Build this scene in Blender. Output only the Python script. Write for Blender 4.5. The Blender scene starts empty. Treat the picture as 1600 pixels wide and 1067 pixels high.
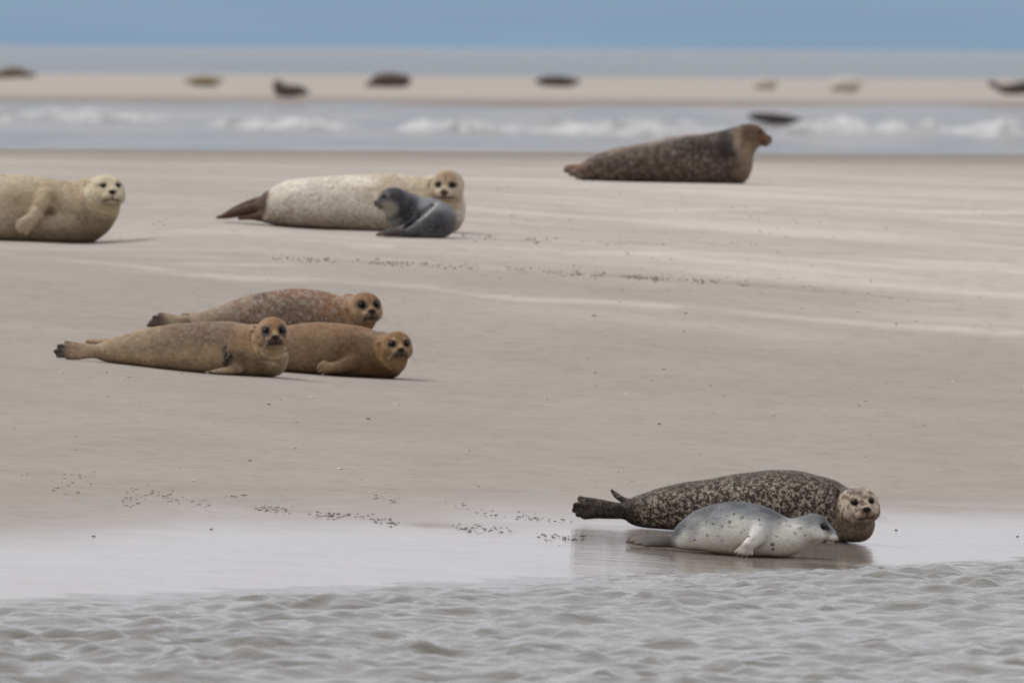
import bpy, math, random
import numpy as np
from mathutils import Matrix, Vector

random.seed(7)
rng = np.random.default_rng(7)
scene = bpy.context.scene
col = scene.collection

# ------------------------------------------------------------------ camera
FPX = 40000.0            # focal length in pixels of a 1600 px wide frame (a 900 mm equivalent telephoto)
CX, CY = 800.0, 533.5
EYE = 2.47               # eye height over the water (z = 0)
HORIZ = 75.5             # horizon row at mid frame
ROLL = 9.0 / 1600.0
pitch = (CY - HORIZ) / FPX
_f = np.array([0, math.cos(pitch), -math.sin(pitch)])
_u = np.array([0, math.sin(pitch), math.cos(pitch)])
_r = np.array([1.0, 0, 0])
AXR = _r * math.cos(ROLL) + _u * math.sin(ROLL)
AXU = _u * math.cos(ROLL) - _r * math.sin(ROLL)
AXF = _f
EYEP = np.array([0, 0, EYE])

def P(px, py, d):
    """world point seen at a spot of the frame, d metres out over the beach"""
    v = AXF + AXR * (px - CX) / FPX - AXU * (py - CY) / FPX
    return EYEP + v * (d / v[1])

cam_data = bpy.data.cameras.new('camera')
cam = bpy.data.objects.new('camera', cam_data)
col.objects.link(cam)
cam.matrix_world = Matrix(((AXR[0], AXU[0], -AXF[0], 0), (AXR[1], AXU[1], -AXF[1], 0),
                           (AXR[2], AXU[2], -AXF[2], EYE), (0, 0, 0, 1)))
cam_data.sensor_width = 36.0
cam_data.lens = FPX / 1600.0 * 36.0
cam_data.clip_start = 1.0
cam_data.clip_end = 200000.0
cam_data.dof.use_dof = True
cam_data.dof.focus_distance = 132.0
cam_data.dof.aperture_fstop = 14.5
scene.camera = cam

# ------------------------------------------------------------------ sky and sun
SUN_EL, SUN_AZ = 52.0, -62.0       # azimuth from +Y (away from the camera), negative = left
world = bpy.data.worlds.new('World')
scene.world = world
world.use_nodes = True
wt = world.node_tree
wt.nodes.clear()
def wn(kind, **kw):
    n = wt.nodes.new(kind)
    for k, v in kw.items():
        setattr(n, k, v)
    return n
w_out = wn('ShaderNodeOutputWorld')
w_sky = wn('ShaderNodeTexSky', sky_type='NISHITA', sun_disc=False)
w_sky.sun_elevation = math.radians(SUN_EL)
w_sky.sun_rotation = math.radians(SUN_AZ)
w_bg1 = wn('ShaderNodeBackground'); w_bg1.inputs['Strength'].default_value = 0.06
wt.links.new(w_sky.outputs[0], w_bg1.inputs['Color'])
# a closed cloud deck: pale overhead, with a slate-blue bank low along the whole horizon
w_tc = wn('ShaderNodeTexCoord')
w_sep = wn('ShaderNodeSeparateXYZ')
wt.links.new(w_tc.outputs['Generated'], w_sep.inputs[0])
w_map = wn('ShaderNodeMapping'); w_map.inputs['Scale'].default_value = (40, 40, 260)
wt.links.new(w_tc.outputs['Generated'], w_map.inputs[0])
w_noi = wn('ShaderNodeTexNoise'); w_noi.inputs['Scale'].default_value = 1.0; w_noi.inputs['Detail'].default_value = 4
wt.links.new(w_map.outputs[0], w_noi.inputs['Vector'])
w_wob = wn('ShaderNodeMath', operation='MULTIPLY_ADD')
w_wob.inputs[1].default_value = 0.003; wt.links.new(w_noi.outputs[0], w_wob.inputs[0])
wt.links.new(w_sep.outputs['Z'], w_wob.inputs[2])
w_ramp = wn('ShaderNodeValToRGB')
cr = w_ramp.color_ramp
cr.elements[0].position = 0.0; cr.elements[0].color = (0.235, 0.355, 0.50, 1)
cr.elements[1].position = 1.0; cr.elements[1].color = (1.12, 1.12, 1.15, 1)
for pos, c in ((0.006, (0.245, 0.362, 0.50)), (0.016, (0.56, 0.575, 0.63)), (0.05, (0.71, 0.71, 0.755)), (0.35, (0.76, 0.765, 0.80))):
    e = cr.elements.new(pos); e.color = (*c, 1)
wt.links.new(w_wob.outputs[0], w_ramp.inputs[0])
w_bg2 = wn('ShaderNodeBackground'); w_bg2.inputs['Strength'].default_value = 1.0
w_var = wn('ShaderNodeMix', data_type='RGBA', blend_type='MULTIPLY'); w_var.inputs[0].default_value = 1.0
w_vr = wn('ShaderNodeValToRGB'); w_vr.color_ramp.elements[0].position = 0.3; w_vr.color_ramp.elements[1].position = 0.7
w_vr.color_ramp.elements[0].color = (0.93, 0.94, 0.955, 1); w_vr.color_ramp.elements[1].color = (1.07, 1.05, 1.03, 1)
w_map2 = wn('ShaderNodeMapping'); w_map2.inputs['Scale'].default_value = (30, 30, 700)
wt.links.new(w_tc.outputs['Generated'], w_map2.inputs[0])
w_n2 = wn('ShaderNodeTexNoise'); w_n2.inputs['Scale'].default_value = 1.0; w_n2.inputs['Detail'].default_value = 5
wt.links.new(w_map2.outputs[0], w_n2.inputs['Vector'])
wt.links.new(w_n2.outputs[0], w_vr.inputs[0])
wt.links.new(w_ramp.outputs[0], w_var.inputs[6]); wt.links.new(w_vr.outputs[0], w_var.inputs[7])
wt.links.new(w_var.outputs[2], w_bg2.inputs['Color'])
w_mix = wn('ShaderNodeMixShader'); w_mix.inputs[0].default_value = 0.93
wt.links.new(w_bg1.outputs[0], w_mix.inputs[1]); wt.links.new(w_bg2.outputs[0], w_mix.inputs[2])
wt.links.new(w_mix.outputs[0], w_out.inputs[0])

sun_data = bpy.data.lights.new('sun', 'SUN')
sun_data.energy = 1.75
sun_data.angle = math.radians(16)
sun_data.color = (1.0, 0.955, 0.89)
sun = bpy.data.objects.new('sun', sun_data)
col.objects.link(sun)
_az, _el = math.radians(SUN_AZ), math.radians(SUN_EL)
_sd = Vector((math.sin(_az) * math.cos(_el), math.cos(_az) * math.cos(_el), math.sin(_el)))
sun.rotation_euler = _sd.to_track_quat('Z', 'Y').to_euler()

scene.view_settings.view_transform = 'Standard'
scene.view_settings.look = 'None'
scene.view_settings.gamma = 1.0
scene.view_settings.exposure = 0.0
scene.view_settings.use_curve_mapping = False
scene.cycles.max_bounces = 6
scene.cycles.use_denoising = True

# ------------------------------------------------------------------ helpers
def sstep(a, b, x):
    t = np.clip((x - a) / (b - a), 0, 1)
    return t * t * (3 - 2 * t)

def _hash(ix, iy, iz, seed):
    h = (ix.astype(np.int64) * 374761393 + iy.astype(np.int64) * 668265263 + iz.astype(np.int64) * 2147483647 + seed * 144665) & 0xFFFFFFFF
    h = ((h ^ (h >> 13)) * 1274126177) & 0xFFFFFFFF
    h = (h ^ (h >> 16)) & 0xFFFFFF
    return h / float(0xFFFFFF)

def vnoise(x, y, z=None, seed=0):
    x = np.asarray(x, float); y = np.asarray(y, float)
    z = np.zeros_like(x) if z is None else np.asarray(z, float)
    x, y, z = np.broadcast_arrays(x, y, z)
    ix, iy, iz = np.floor(x), np.floor(y), np.floor(z)
    fx, fy, fz = x - ix, y - iy, z - iz
    fx, fy, fz = (t * t * (3 - 2 * t) for t in (fx, fy, fz))
    ix, iy, iz = ix.astype(np.int64), iy.astype(np.int64), iz.astype(np.int64)
    out = 0
    for a in (0, 1):
        for b in (0, 1):
            for c in (0, 1):
                w = (fx if a else 1 - fx) * (fy if b else 1 - fy) * (fz if c else 1 - fz)
                out = out + w * _hash(ix + a, iy + b, iz + c, seed)
    return out

def fbm(x, y, z=None, octaves=4, seed=0):
    s, a, n = 0, 0.5, 0
    for o in range(octaves):
        k = 2.03 ** o
        s = s + a * vnoise(np.asarray(x) * k, np.asarray(y) * k, None if z is None else np.asarray(z) * k, seed + o * 17)
        n += a; a *= 0.5
    return s / n

def mesh_obj(name, verts, faces, mat=None, parent=None, smooth=True, attrs=None):
    verts = np.asarray(verts, np.float32).reshape(-1, 3)
    faces = np.asarray(faces, np.int32)
    me = bpy.data.meshes.new(name)
    n, k = faces.shape
    me.vertices.add(len(verts)); me.vertices.foreach_set('co', verts.ravel())
    me.loops.add(n * k); me.loops.foreach_set('vertex_index', faces.ravel())
    me.polygons.add(n)
    me.polygons.foreach_set('loop_start', np.arange(0, n * k, k, dtype=np.int32))
    me.update(calc_edges=True)
    me.validate()
    if smooth:
        me.polygons.foreach_set('use_smooth', np.ones(len(me.polygons), bool))
    for an, arr in (attrs or {}).items():
        arr = np.asarray(arr, np.float32)
        if arr.ndim == 2:
            a = me.attributes.new(an, 'FLOAT_COLOR', 'POINT')
            rgba = np.ones((len(verts), 4), np.float32); rgba[:, :3] = arr
            a.data.foreach_set('color', rgba.ravel())
        else:
            a = me.attributes.new(an, 'FLOAT', 'POINT')
            a.data.foreach_set('value', arr)
    if mat:
        me.materials.append(mat)
    o = bpy.data.objects.new(name, me)
    col.objects.link(o)
    if parent:
        o.parent = parent
    return o

def grid_faces(nx, ny):
    i = np.arange(nx - 1)[:, None] * ny + np.arange(ny - 1)[None, :]
    i = i.ravel()
    return np.stack([i, i + ny, i + ny + 1, i + 1], 1)

def tag(o, label=None, cat=None, group=None, kind=None):
    if label: o['label'] = label
    if cat: o['category'] = cat
    if group: o['group'] = group
    if kind: o['kind'] = kind
    return o

class Mat:
    """small node-graph helper"""
    def __init__(s, name):
        s.m = bpy.data.materials.new(name); s.m.use_nodes = True
        s.t = s.m.node_tree; s.t.nodes.clear()
        s.out = s.n('ShaderNodeOutputMaterial')
        s.b = s.n('ShaderNodeBsdfPrincipled')
        s.l(s.b.outputs[0], s.out.inputs[0])
    def n(s, kind, **kw):
        n = s.t.nodes.new(kind)
        for k, v in kw.items(): setattr(n, k, v)
        return n
    def l(s, a, b): s.t.links.new(a, b)
    def put(s, sock, v):
        if hasattr(v, 'is_linked'): s.l(v, sock)
        else: sock.default_value = v
    def attr(s, name, out='Fac'):
        return s.n('ShaderNodeAttribute', attribute_name=name).outputs[out]
    def coord(s, scale=(1, 1, 1), rot=(0, 0, 0)):
        tc = s.n('ShaderNodeTexCoord'); mp = s.n('ShaderNodeMapping')
        mp.inputs['Scale'].default_value = scale
        mp.inputs['Rotation'].default_value = rot
        s.l(tc.outputs['Object'], mp.inputs[0]); return mp.outputs[0]
    def noise(s, vec, scale, detail=3, rough=0.55):
        n = s.n('ShaderNodeTexNoise'); n.inputs['Scale'].default_value = scale
        n.inputs['Detail'].default_value = detail; n.inputs['Roughness'].default_value = rough
        s.l(vec, n.inputs['Vector']); return n.outputs[0]
    def voro(s, vec, scale, rand=1.0):
        n = s.n('ShaderNodeTexVoronoi'); n.inputs['Scale'].default_value = scale
        n.inputs['Randomness'].default_value = rand
        s.l(vec, n.inputs['Vector']); return n.outputs['Distance']
    def rng(s, v, a, b, c=0.0, d=1.0):
        n = s.n('ShaderNodeMapRange'); n.interpolation_type = 'SMOOTHSTEP'
        for i, q in zip((1, 2, 3, 4), (a, b, c, d)): n.inputs[i].default_value = q
        s.put(n.inputs[0], v); return n.outputs[0]
    def math(s, op, a, b=0.0, c=0.0):
        n = s.n('ShaderNodeMath', operation=op)
        s.put(n.inputs[0], a); s.put(n.inputs[1], b); s.put(n.inputs[2], c); return n.outputs[0]
    def mix(s, fac, a, b, blend='MIX'):
        n = s.n('ShaderNodeMix', data_type='RGBA', blend_type=blend)
        s.put(n.inputs[0], fac)
        for sock, v in ((n.inputs[6], a), (n.inputs[7], b)):
            if isinstance(v, tuple): v = (*v, 1) if len(v) == 3 else v
            s.put(sock, v)
        return n.outputs[2]
    def bump(s, h, strength, dist):
        n = s.n('ShaderNodeBump'); n.inputs['Strength'].default_value = strength
        n.inputs['Distance'].default_value = dist
        s.l(h, n.inputs['Height']); s.l(n.outputs[0], s.b.inputs['Normal'])

# ------------------------------------------------------------------ lie of the land
PROF = np.array([(-5000, -1.2), (60, -1.0), (105, -0.22), (119.1, 0.0), (125, 0.115), (135, 0.275), (151, 0.515),
                 (165, 0.87), (178, 1.19), (190, 1.345), (200, 1.42), (225, 1.55), (232, 1.53), (262, 1.0), (330, -0.4),
                 (420, -0.8), (1040, -0.55), (1110, 0.0), (1212, 0.22), (1350, 0.5), (1500, 0.80), (1540, 0.76),
                 (1700, -0.3), (2000, -1.5), (90000, -1.5)])
TILT = np.array([(-5000, 0.0), (60, -0.02), (110, -0.034), (119, -0.037), (125, -0.055), (178, -0.055), (200, -0.018), (230, 0.0), (90000, 0)])
def pchip(tab, q):
    """monotone cubic through a table"""
    x, y = tab[:, 0], tab[:, 1]
    h = np.diff(x); s = np.diff(y) / h
    m = np.zeros_like(y); m[0], m[-1] = s[0], s[-1]
    for i in range(1, len(x) - 1):
        if s[i - 1] * s[i] > 0:
            m[i] = 2 * s[i - 1] * s[i] / (s[i - 1] + s[i])
    i = np.clip(np.searchsorted(x, q) - 1, 0, len(h) - 1)
    t = (q - x[i]) / h[i]
    return ((1 + 2 * t) * (1 - t) ** 2 * y[i] + t * (1 - t) ** 2 * h[i] * m[i]
            + t * t * (3 - 2 * t) * y[i + 1] + t * t * (t - 1) * h[i] * m[i + 1])

def land0(x, d):
    lat = 5.0 * np.tanh(x / 5.0)
    z = pchip(PROF, d) + np.interp(d, TILT[:, 0], TILT[:, 1]) * lat
    far = sstep(1050, 1200, d) * sstep(1750, 1550, d)
    z = z + far * (fbm(x / 22.0, d / 160.0, seed=5) - 0.5) * 0.10
    near = sstep(121, 130, d) * sstep(300, 230, d)
    z = z + near * (fbm(x / 2.2, d / 9.0, seed=9) - 0.5) * 0.022
    return z

# where the animals lie, the sand is pressed level under them: (frame x, frame y, distance)
REST = [(985, 821, 125.2), (1050, 828, 125.1), (1160, 836, 125), (1260, 842, 125), (1345, 848, 125),
        (1056, 858, 123.2), (1150, 867, 123.1), (1225, 870, 123.1),
        (90, 560, 151.2), (165, 566, 151), (290, 580, 151), (416, 589, 150.9),
        (436, 580, 152.4), (520, 586, 152.4), (610, 592, 152.3),
        (235, 513, 158), (320, 516, 158), (450, 519, 158), (575, 522, 158),
        (340, 344, 178.3), (420, 350, 178.2), (560, 359.5, 178), (700, 363, 178),
        (590, 370, 176.5), (705, 372, 176.5),
        (-150, 372, 176.5), (0, 375, 176.5), (75, 377, 176.5), (150, 379, 176.5),
        (890, 281, 200), (1000, 284, 200), (1150, 287, 200)]
_pts = np.array([P(*q) for q in REST])
_res = _pts[:, 2] - land0(_pts[:, 0], _pts[:, 1])
def _ker(xa, ya, xb, yb):
    return np.exp(-((xa - xb) / 0.55) ** 2 - ((ya - yb) / 2.2) ** 2)
_K = _ker(_pts[:, None, 0], _pts[:, None, 1], _pts[None, :, 0], _pts[None, :, 1]) + np.eye(len(_pts)) * 0.05
def _wide(xa, ya, xb, yb):
    return np.exp(-((xa - xb) / 1.7) ** 2 - ((ya - yb) / 8.0) ** 2)
_K1 = _wide(_pts[:, None, 0], _pts[:, None, 1], _pts[None, :, 0], _pts[None, :, 1])
_W1 = np.linalg.solve(_K1 + np.eye(len(_pts)) * 0.15, _res)
_W = np.linalg.solve(_K, _res - _K1 @ _W1)
def land(x, d):
    x = np.asarray(x, float); d = np.asarray(d, float)
    z = land0(x, d)
    if d.size > 9 and (d.max() < 90 or d.min() > 260):
        return z
    for (px_, py_, _), w, w1 in zip(_pts, _W, _W1):
        z = z + w * _ker(x, d, px_, py_) + w1 * _wide(x, d, px_, py_)
    return z

def ground_hit(px, py, dmin=100.0, dmax=1700.0):
    pts = P(px, py, 1.0) - EYEP
    ds = np.concatenate([np.arange(dmin, 300, 1.5), np.arange(max(dmin, 300), dmax, 8.0)])
    for rnd in range(3):
        zz = EYE + pts[2] * ds; xx = pts[0] * ds
        gz = np.maximum(land(xx, ds), 0.0)
        hit = np.nonzero(zz <= gz)[0]
        i = hit[0] if len(hit) else len(ds) - 1
        if rnd < 2: ds = np.linspace(ds[max(i - 1, 0)], ds[i], 12)
    return np.array([xx[i], ds[i], gz[i]])

def beach_hits(px, py):
    """many spots of the near beach at once"""
    px, py = np.asarray(px, float), np.asarray(py, float)
    v = AXF[None, :] + AXR[None, :] * ((px - CX) / FPX)[:, None] - AXU[None, :] * ((py - CY) / FPX)[:, None]
    v = v / v[:, 1:2]
    lo, hi = np.full(len(px), 105.0), np.full(len(px), 226.0)
    for _ in range(16):
        mid = 0.5 * (lo + hi)
        above = EYE + v[:, 2] * mid > np.maximum(land(v[:, 0] * mid, mid), 0.0)
        lo = np.where(above, mid, lo); hi = np.where(above, hi, mid)
    return np.stack([v[:, 0] * hi, hi, land(v[:, 0] * hi, hi)], 1)

def axis(*segs):
    out = [np.array([segs[0][0]])]
    for a, b, n, geo in segs:
        if geo:
            t = np.linspace(0, 1, n + 1)
            g = geo
            w = (g ** t - 1) / (g - 1)
            out.append((a + (b - a) * w)[1:])
        else:
            out.append(np.linspace(a, b, n + 1)[1:])
    return np.concatenate(out)

gx = axis((-6000, -6, 36, 1 / 4000.), (-6, 6, 240, 0), (6, 6000, 36, 4000.))
gd = axis((-4000, 60, 12, 0), (60, 112, 40, 0), (112, 230, 560, 0), (230, 1040, 60, 0), (1040, 1720, 90, 0), (1720, 2400, 8, 0))
GX, GD = np.meshgrid(gx, gd, indexing='ij')
GZ = land(GX, GD)
near = sstep(121.5, 126, GD) * sstep(330, 235, GD)
# faint wind and tide ridges along the beach
ridge = fbm(GX / 1.1, (GD + GX * 1.0) / 1.6, seed=31, octaves=3) - 0.5
GZ = GZ + near * ridge * 0.012 * (0.12 + 0.88 * sstep(160, 180, GD))
# moisture: film of water near the edge, damp lower beach, drier top
S = GD - (119.1 + 1.62 * np.clip(GX, -4, 4))
edge_n = (fbm(GX / 1.3, GD / 2.4, seed=3) - 0.5) * 3.4 + (fbm(GX / 0.35, GD / 1.1, seed=6) - 0.5) * 1.6
film = sstep(13.5, 3.0, S + edge_n * 0.7)
pool = sstep(0.50, 0.62, fbm(GX / 1.4 + 3, (GD - 1.2 * GX) / 2.6, seed=12)) * sstep(12.5, 8.5, S) * sstep(4, 6.5, S) * 0.6
film = np.maximum(film, pool)
film = np.maximum(film, sstep(228, 240, GD) * sstep(420, 330, GD))
dry = sstep(158, 176, GD + GX * 1.5 + (fbm(GX / 1.8, GD / 3.5, seed=21) - 0.5) * 16) * sstep(226, 208, GD)
dry = dry * (0.45 + 0.55 * sstep(-4.0, 3.0, GX))
dry = np.maximum(dry, sstep(1130, 1230, GD) * 0.8)
damp = sstep(206, 222, GD + 8 * (fbm(GX / 2.5, GD / 6.0, seed=71) - .5)) * sstep(700, 500, GD) + sstep(1200, 1120, GD) * sstep(1000, 1040, GD)
streak = (0.6 * sstep(0.46, 0.68, fbm(GX / 1.9 + 9, (GD + GX * 1.0) / 0.9, seed=40, octaves=5)) + 0.5 * sstep(0.45, 0.65, fbm(GX / 4.5 + 2, (GD + GX * 1.2) / 3.5, seed=44, octaves=4))) * near * (0.15 + 0.85 * sstep(158, 172, GD))
# pale drift lines left by earlier tides
for path, wdt, amt in (([(-100, 380), (300, 431), (640, 447), (800, 464), (1100, 488), (1700, 526)], 0.55, 1.5), ([(-100, 500), (90, 512), (230, 520), (420, 536)], 0.4, 0.9),
                       ([(500, 381), (900, 396), (1300, 405), (1700, 422)], 0.7, 1.3), ([(900, 330), (1300, 326), (1700, 331)], 0.8, 1.3), ([(-100, 398), (150, 408), (420, 412), (700, 404)], 0.5, 0.9)):
    hp = np.array([ground_hit(*q) for q in path])
    dp = np.interp(GX, hp[:, 0], hp[:, 1])
    on = sstep(hp[0, 0] - .1, hp[0, 0] + .6, GX) * sstep(hp[-1, 0] + .1, hp[-1, 0] - .6, GX)
    wob = (fbm(GX * 1.1, GD * 0.0, seed=int(wdt * 100)) - .5) * 2.2
    streak = np.maximum(streak, amt * on * np.exp(-((GD - dp - wob) / wdt) ** 2) * sstep(.3, .6, fbm(GX * 1.6, GD * .5, seed=int(path[0][1]))))
for path, wdt, amt in (([(300, 396), (430, 404), (600, 411), (760, 419), (900, 429), (1010, 434), (1165, 444), (1330, 459), (1500, 474), (1700, 490)], 0.4, 0.55), ([(380, 790), (450, 798), (560, 808), (620, 818), (700, 823), (800, 832), (920, 843)], 0.22, 0.8),
                       ([(640, 364), (800, 374), (960, 380), (1240, 384)], 0.4, 0.4), ([(1240, 393), (1290, 397), (1350, 400)], 0.8, 0.8), ([(560, 792), (740, 800), (890, 806)], 0.25, 0.6)):
    hp = beach_hits([q[0] for q in path], [q[1] for q in path])
    dp = np.interp(GX, hp[:, 0], hp[:, 1])
    on = sstep(hp[0, 0] - .1, hp[0, 0] + .4, GX) * sstep(hp[-1, 0] + .1, hp[-1, 0] - .4, GX)
    line = amt * on * np.exp(-((GD - dp) / wdt) ** 2) * sstep(.35, .6, fbm(GX * 2.6, GD * .8, seed=int(path[0][0])))
    damp = np.maximum(damp, line); film = film * (1 - np.clip(line * 1.1, 0, .9))
verts = np.stack([GX, GD, GZ], -1).reshape(-1, 3)

m = Mat('sand')
vec = m.coord()
strv = m.coord((1.1, 0.55, 1))
n_big = m.noise(strv, 0.7, 4)
n_mid = m.noise(strv, 6.0, 4, 0.6)
n_fin = m.noise(vec, 220.0, 3, 0.7)
film_a, dry_a, str_a = m.attr('film'), m.attr('dry'), m.attr('streak')
c = m.mix(m.rng(dry_a, 0, 1), (0.312, 0.276, 0.248), (0.385, 0.35, 0.316))
c = m.mix(m.math('MULTIPLY', str_a, m.math('MULTIPLY_ADD', dry_a, 0.40, 0.14)), c, (0.56, 0.515, 0.47))
c = m.mix(m.attr('damp'), c, m.mix(1.0, c, (0.70, 0.69, 0.68), 'MULTIPLY'))
c = m.mix(m.rng(n_big, 0.35, 0.7), c, m.mix(1.0, c, (0.93, 0.925, 0.92), 'MULTIPLY'))
c = m.mix(m.math('MULTIPLY', m.rng(n_mid, 0.42, 0.72), 0.5), c, m.mix(1.0, c, (0.78, 0.765, 0.75), 'MULTIPLY'))
c = m.mix(m.math('MULTIPLY', m.rng(n_fin, 0.5, 0.75), 0.35), c, m.mix(1.0, c, (0.7, 0.68, 0.66), 'MULTIPLY'))
c = m.mix(m.math('MULTIPLY', film_a, 0.5), c, m.mix(1.0, c, (0.66, 0.64, 0.62), 'MULTIPLY'))
dash = m.rng(m.noise(m.coord((1, 0.3, 1)), 13.0, 3, 0.5), 0.60, 0.70)
c = m.mix(m.math('MULTIPLY', dash, 0.30), c, m.mix(1.0, c, (0.66, 0.63, 0.60), 'MULTIPLY'))
m.l(c, m.b.inputs['Base Color'])
ws = m.rng(m.noise(m.coord((0.8, 1.1, 1)), 1.5, 5, 0.65), 0.40, 0.68)
m.l(m.math('ADD', m.rng(film_a, 0.0, 1.0, 0.95, 0.075), m.math('MULTIPLY', m.math('MULTIPLY', ws, film_a), 0.05)), m.b.inputs['Roughness'])
m.l(m.rng(film_a, 0.0, 0.8, 0.18, 0.5), m.b.inputs['Specular IOR Level'])
hb = m.math('MULTIPLY', m.math('ADD', m.noise(vec, 45.0, 4, 0.65), m.math('MULTIPLY', n_mid, 0.8)), m.math('MULTIPLY_ADD', film_a, -0.96, 1.0))
rip = m.math('MULTIPLY', m.noise(m.coord((0.7, 1.5, 1)), 2.6, 5, 0.62), m.math('MULTIPLY', film_a, 1.5))
m.bump(m.math('ADD', hb, rip), 0.35, 0.012)
ground = mesh_obj('sand_beach', verts, grid_faces(len(gx), len(gd)), m.m,
                  attrs={'film': film.ravel(), 'dry': dry.ravel(), 'streak': streak.ravel(), 'damp': damp.ravel()})
tag(ground, 'pale tan tidal sand beach with a far sandbank', kind='structure')

# ------------------------------------------------------------------ water
wx = axis((-20000, -8, 40, 1 / 6000.), (-8, 8, 520, 0), (8, 20000, 40, 6000.))
wd = axis((-6000, 60, 12, 0), (60, 94, 60, 0), (94, 127, 620, 0), (127, 300, 30, 0), (300, 1300, 160, 0), (1300, 3000, 60, 0), (3000, 120000, 40, 200.))
WX, WD = np.meshgrid(wx, wd, indexing='ij')
def chop(x, y, n, lmin, lmax, amp, seed, spread=1.0, head=0.35):
    r = np.random.default_rng(seed)
    z = np.zeros_like(x)
    wxp = x + 0.18 * (fbm(x * 1.3, y * 0.8, seed=seed) - 0.5)
    wyp = y + 0.5 * (fbm(x * 0.9 + 7, y * 0.5, seed=seed + 1) - 0.5)
    for i in range(n):
        lam = lmin * (lmax / lmin) ** r.random()
        th = head + r.normal() * spread
        k = 2 * math.pi / lam
        ph = r.random() * 6.283
        s = np.sin(k * (wxp * math.sin(th) + wyp * math.cos(th)) + ph)
        z += amp * lam ** 0.9 * (np.exp(s * 1.2) - 1.39)
    return z
depth = np.clip(-(land0(WX, WD)), 0, 1)
env = sstep(0.0, 0.055, depth) * 0.78 + 0.22
dense = sstep(90, 95, WD) * sstep(8.4, 6.5, np.abs(WX)) * sstep(130, 126, WD)
patch = 0.55 + 0.9 * fbm(WX / 1.6, WD / 4.0, seed=60)
WZ = (chop(WX, WD, 40, 0.16, 0.55, 0.0037, 11, 1.25) * (0.25 + 1.5 * fbm(WX / 0.9 + 4, WD / 3.0, seed=63)) + chop(WX, WD, 22, 0.55, 1.9, 0.0022, 23, 1.1)) * env * dense * patch
WZ += (fbm(WX * 9.0, WD * 4.5, seed=78, octaves=3) - 0.5) * 0.009 * env * dense
WZ += np.clip(fbm(WX * 3.2, WD * 1.6, seed=77) - 0.5, -1, 1) * 0.010 * env * dense
# long swell further out
sw = sstep(320, 420, WD)
WZ += sw * sstep(40000, 8000, WD) * (fbm(WX / 9.0, WD / 14.0, seed=80) - 0.5) * 0.22 * sstep(500, 300, np.abs(WX))
m = Mat('sea_water')
vec = m.coord((1, 1, 1))
n1 = m.math('ADD', m.math('MULTIPLY', m.noise(m.coord((0.6, 1.0, 1)), 14.0, 4, 0.6), 0.34), m.math('MULTIPLY', m.noise(vec, 1.3, 4, 0.6), m.math('MULTIPLY_ADD', m.attr('far'), 20.0, 0.3)))
n2 = m.noise(m.coord((1, 0.5, 1)), 0.25, 4, 0.6)
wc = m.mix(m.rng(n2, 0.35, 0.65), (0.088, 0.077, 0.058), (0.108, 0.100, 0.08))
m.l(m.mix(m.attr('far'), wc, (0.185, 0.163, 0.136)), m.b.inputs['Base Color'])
m.b.inputs['Roughness'].default_value = 0.04
m.b.inputs['IOR'].default_value = 1.33
m.bump(n1, 1.0, 0.03)
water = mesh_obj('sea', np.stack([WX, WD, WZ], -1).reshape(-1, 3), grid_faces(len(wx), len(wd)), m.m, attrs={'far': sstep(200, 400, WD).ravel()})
tag(water, 'grey-brown rippled sea water', kind='structure')

# surf breaking in the channel behind the beach
m = Mat('surf_foam')
vec = m.coord()
m.l(m.mix(m.rng(m.noise(vec, 0.55, 4), 0.36, 0.64), (0.25, 0.255, 0.26), (0.48, 0.48, 0.485)), m.b.inputs['Base Color'])
m.b.inputs['Roughness'].default_value = 0.8
foam_m = m.m
fv, ff, nb = [], [], 0
SURF = [(-60, 60, 186, .30), (10, 150, 181, .34), (120, 275, 187, .26), (350, 535, 200, .42), (470, 530, 197, .34),
        (610, 765, 203, .46), (700, 760, 200, .4), (775, 960, 203, .36), (860, 1115, 206, .46), (1010, 1120, 203, .36), (1245, 1380, 206, .46),
        (1340, 1480, 208, .4), (1470, 1680, 209, .42), (-200, -40, 190, .4), (1690, 1900, 210, .4)]
_rs = np.random.default_rng(4)
_rows = []
for (x0, x1, yb, hh) in SURF:
    _rows.append((x0, x1, yb, hh * .95))
    for j in range(3):
        wd_ = (x1 - x0) * (.3 + .5 * _rs.random()); xc = x0 + (x1 - x0) * _rs.random()
        _rows.append((xc - wd_ / 2 - 20, xc + wd_ / 2 + 20, yb - 4 + 9 * _rs.random(), hh * (.3 + .5 * _rs.random())))
for si, (x0, x1, yb, hh) in enumerate(_rows):
    a = P(x0, yb, 1.0) - EYEP; b = P(x1, yb, 1.0) - EYEP
    da, db = -EYE / a[2], -EYE / b[2]
    A, B = EYEP + a * da, EYEP + b * db
    nx_, ny_ = 70, 18
    u, v = np.meshgrid(np.linspace(0, 1, nx_), np.linspace(-1, 1, ny_), indexing='ij')
    X = A[0] + (B[0] - A[0]) * u
    dm = 0.5 * (da + db)
    envu = np.clip(np.sin(np.pi * np.clip(u, 0, 1)), 0, 1) ** 1.1
    crest = 0.4 + 1.1 * fbm(u * 4 + si * 9, 0 * u + si, seed=91, octaves=3)
    Y = dm + v * 1.6 + 3.0 * (fbm(u * 3 + si, 0 * u, seed=92) - 0.5)
    Z = hh * envu * crest * np.clip(1 - v * v, 0, 1) ** 0.8 * (0.88 + 0.24 * vnoise(X * 2.6, v * 4, seed=93)) - 0.04
    fv.append(np.stack([X, Y, Z], -1).reshape(-1, 3)); ff.append(grid_faces(nx_, ny_) + nb); nb += nx_ * ny_
surf = mesh_obj('surf', np.concatenate(fv), np.concatenate(ff), foam_m)
tag(surf, 'white surf breaking in the channel before the far sandbank', 'surf', kind='stuff')

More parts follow.
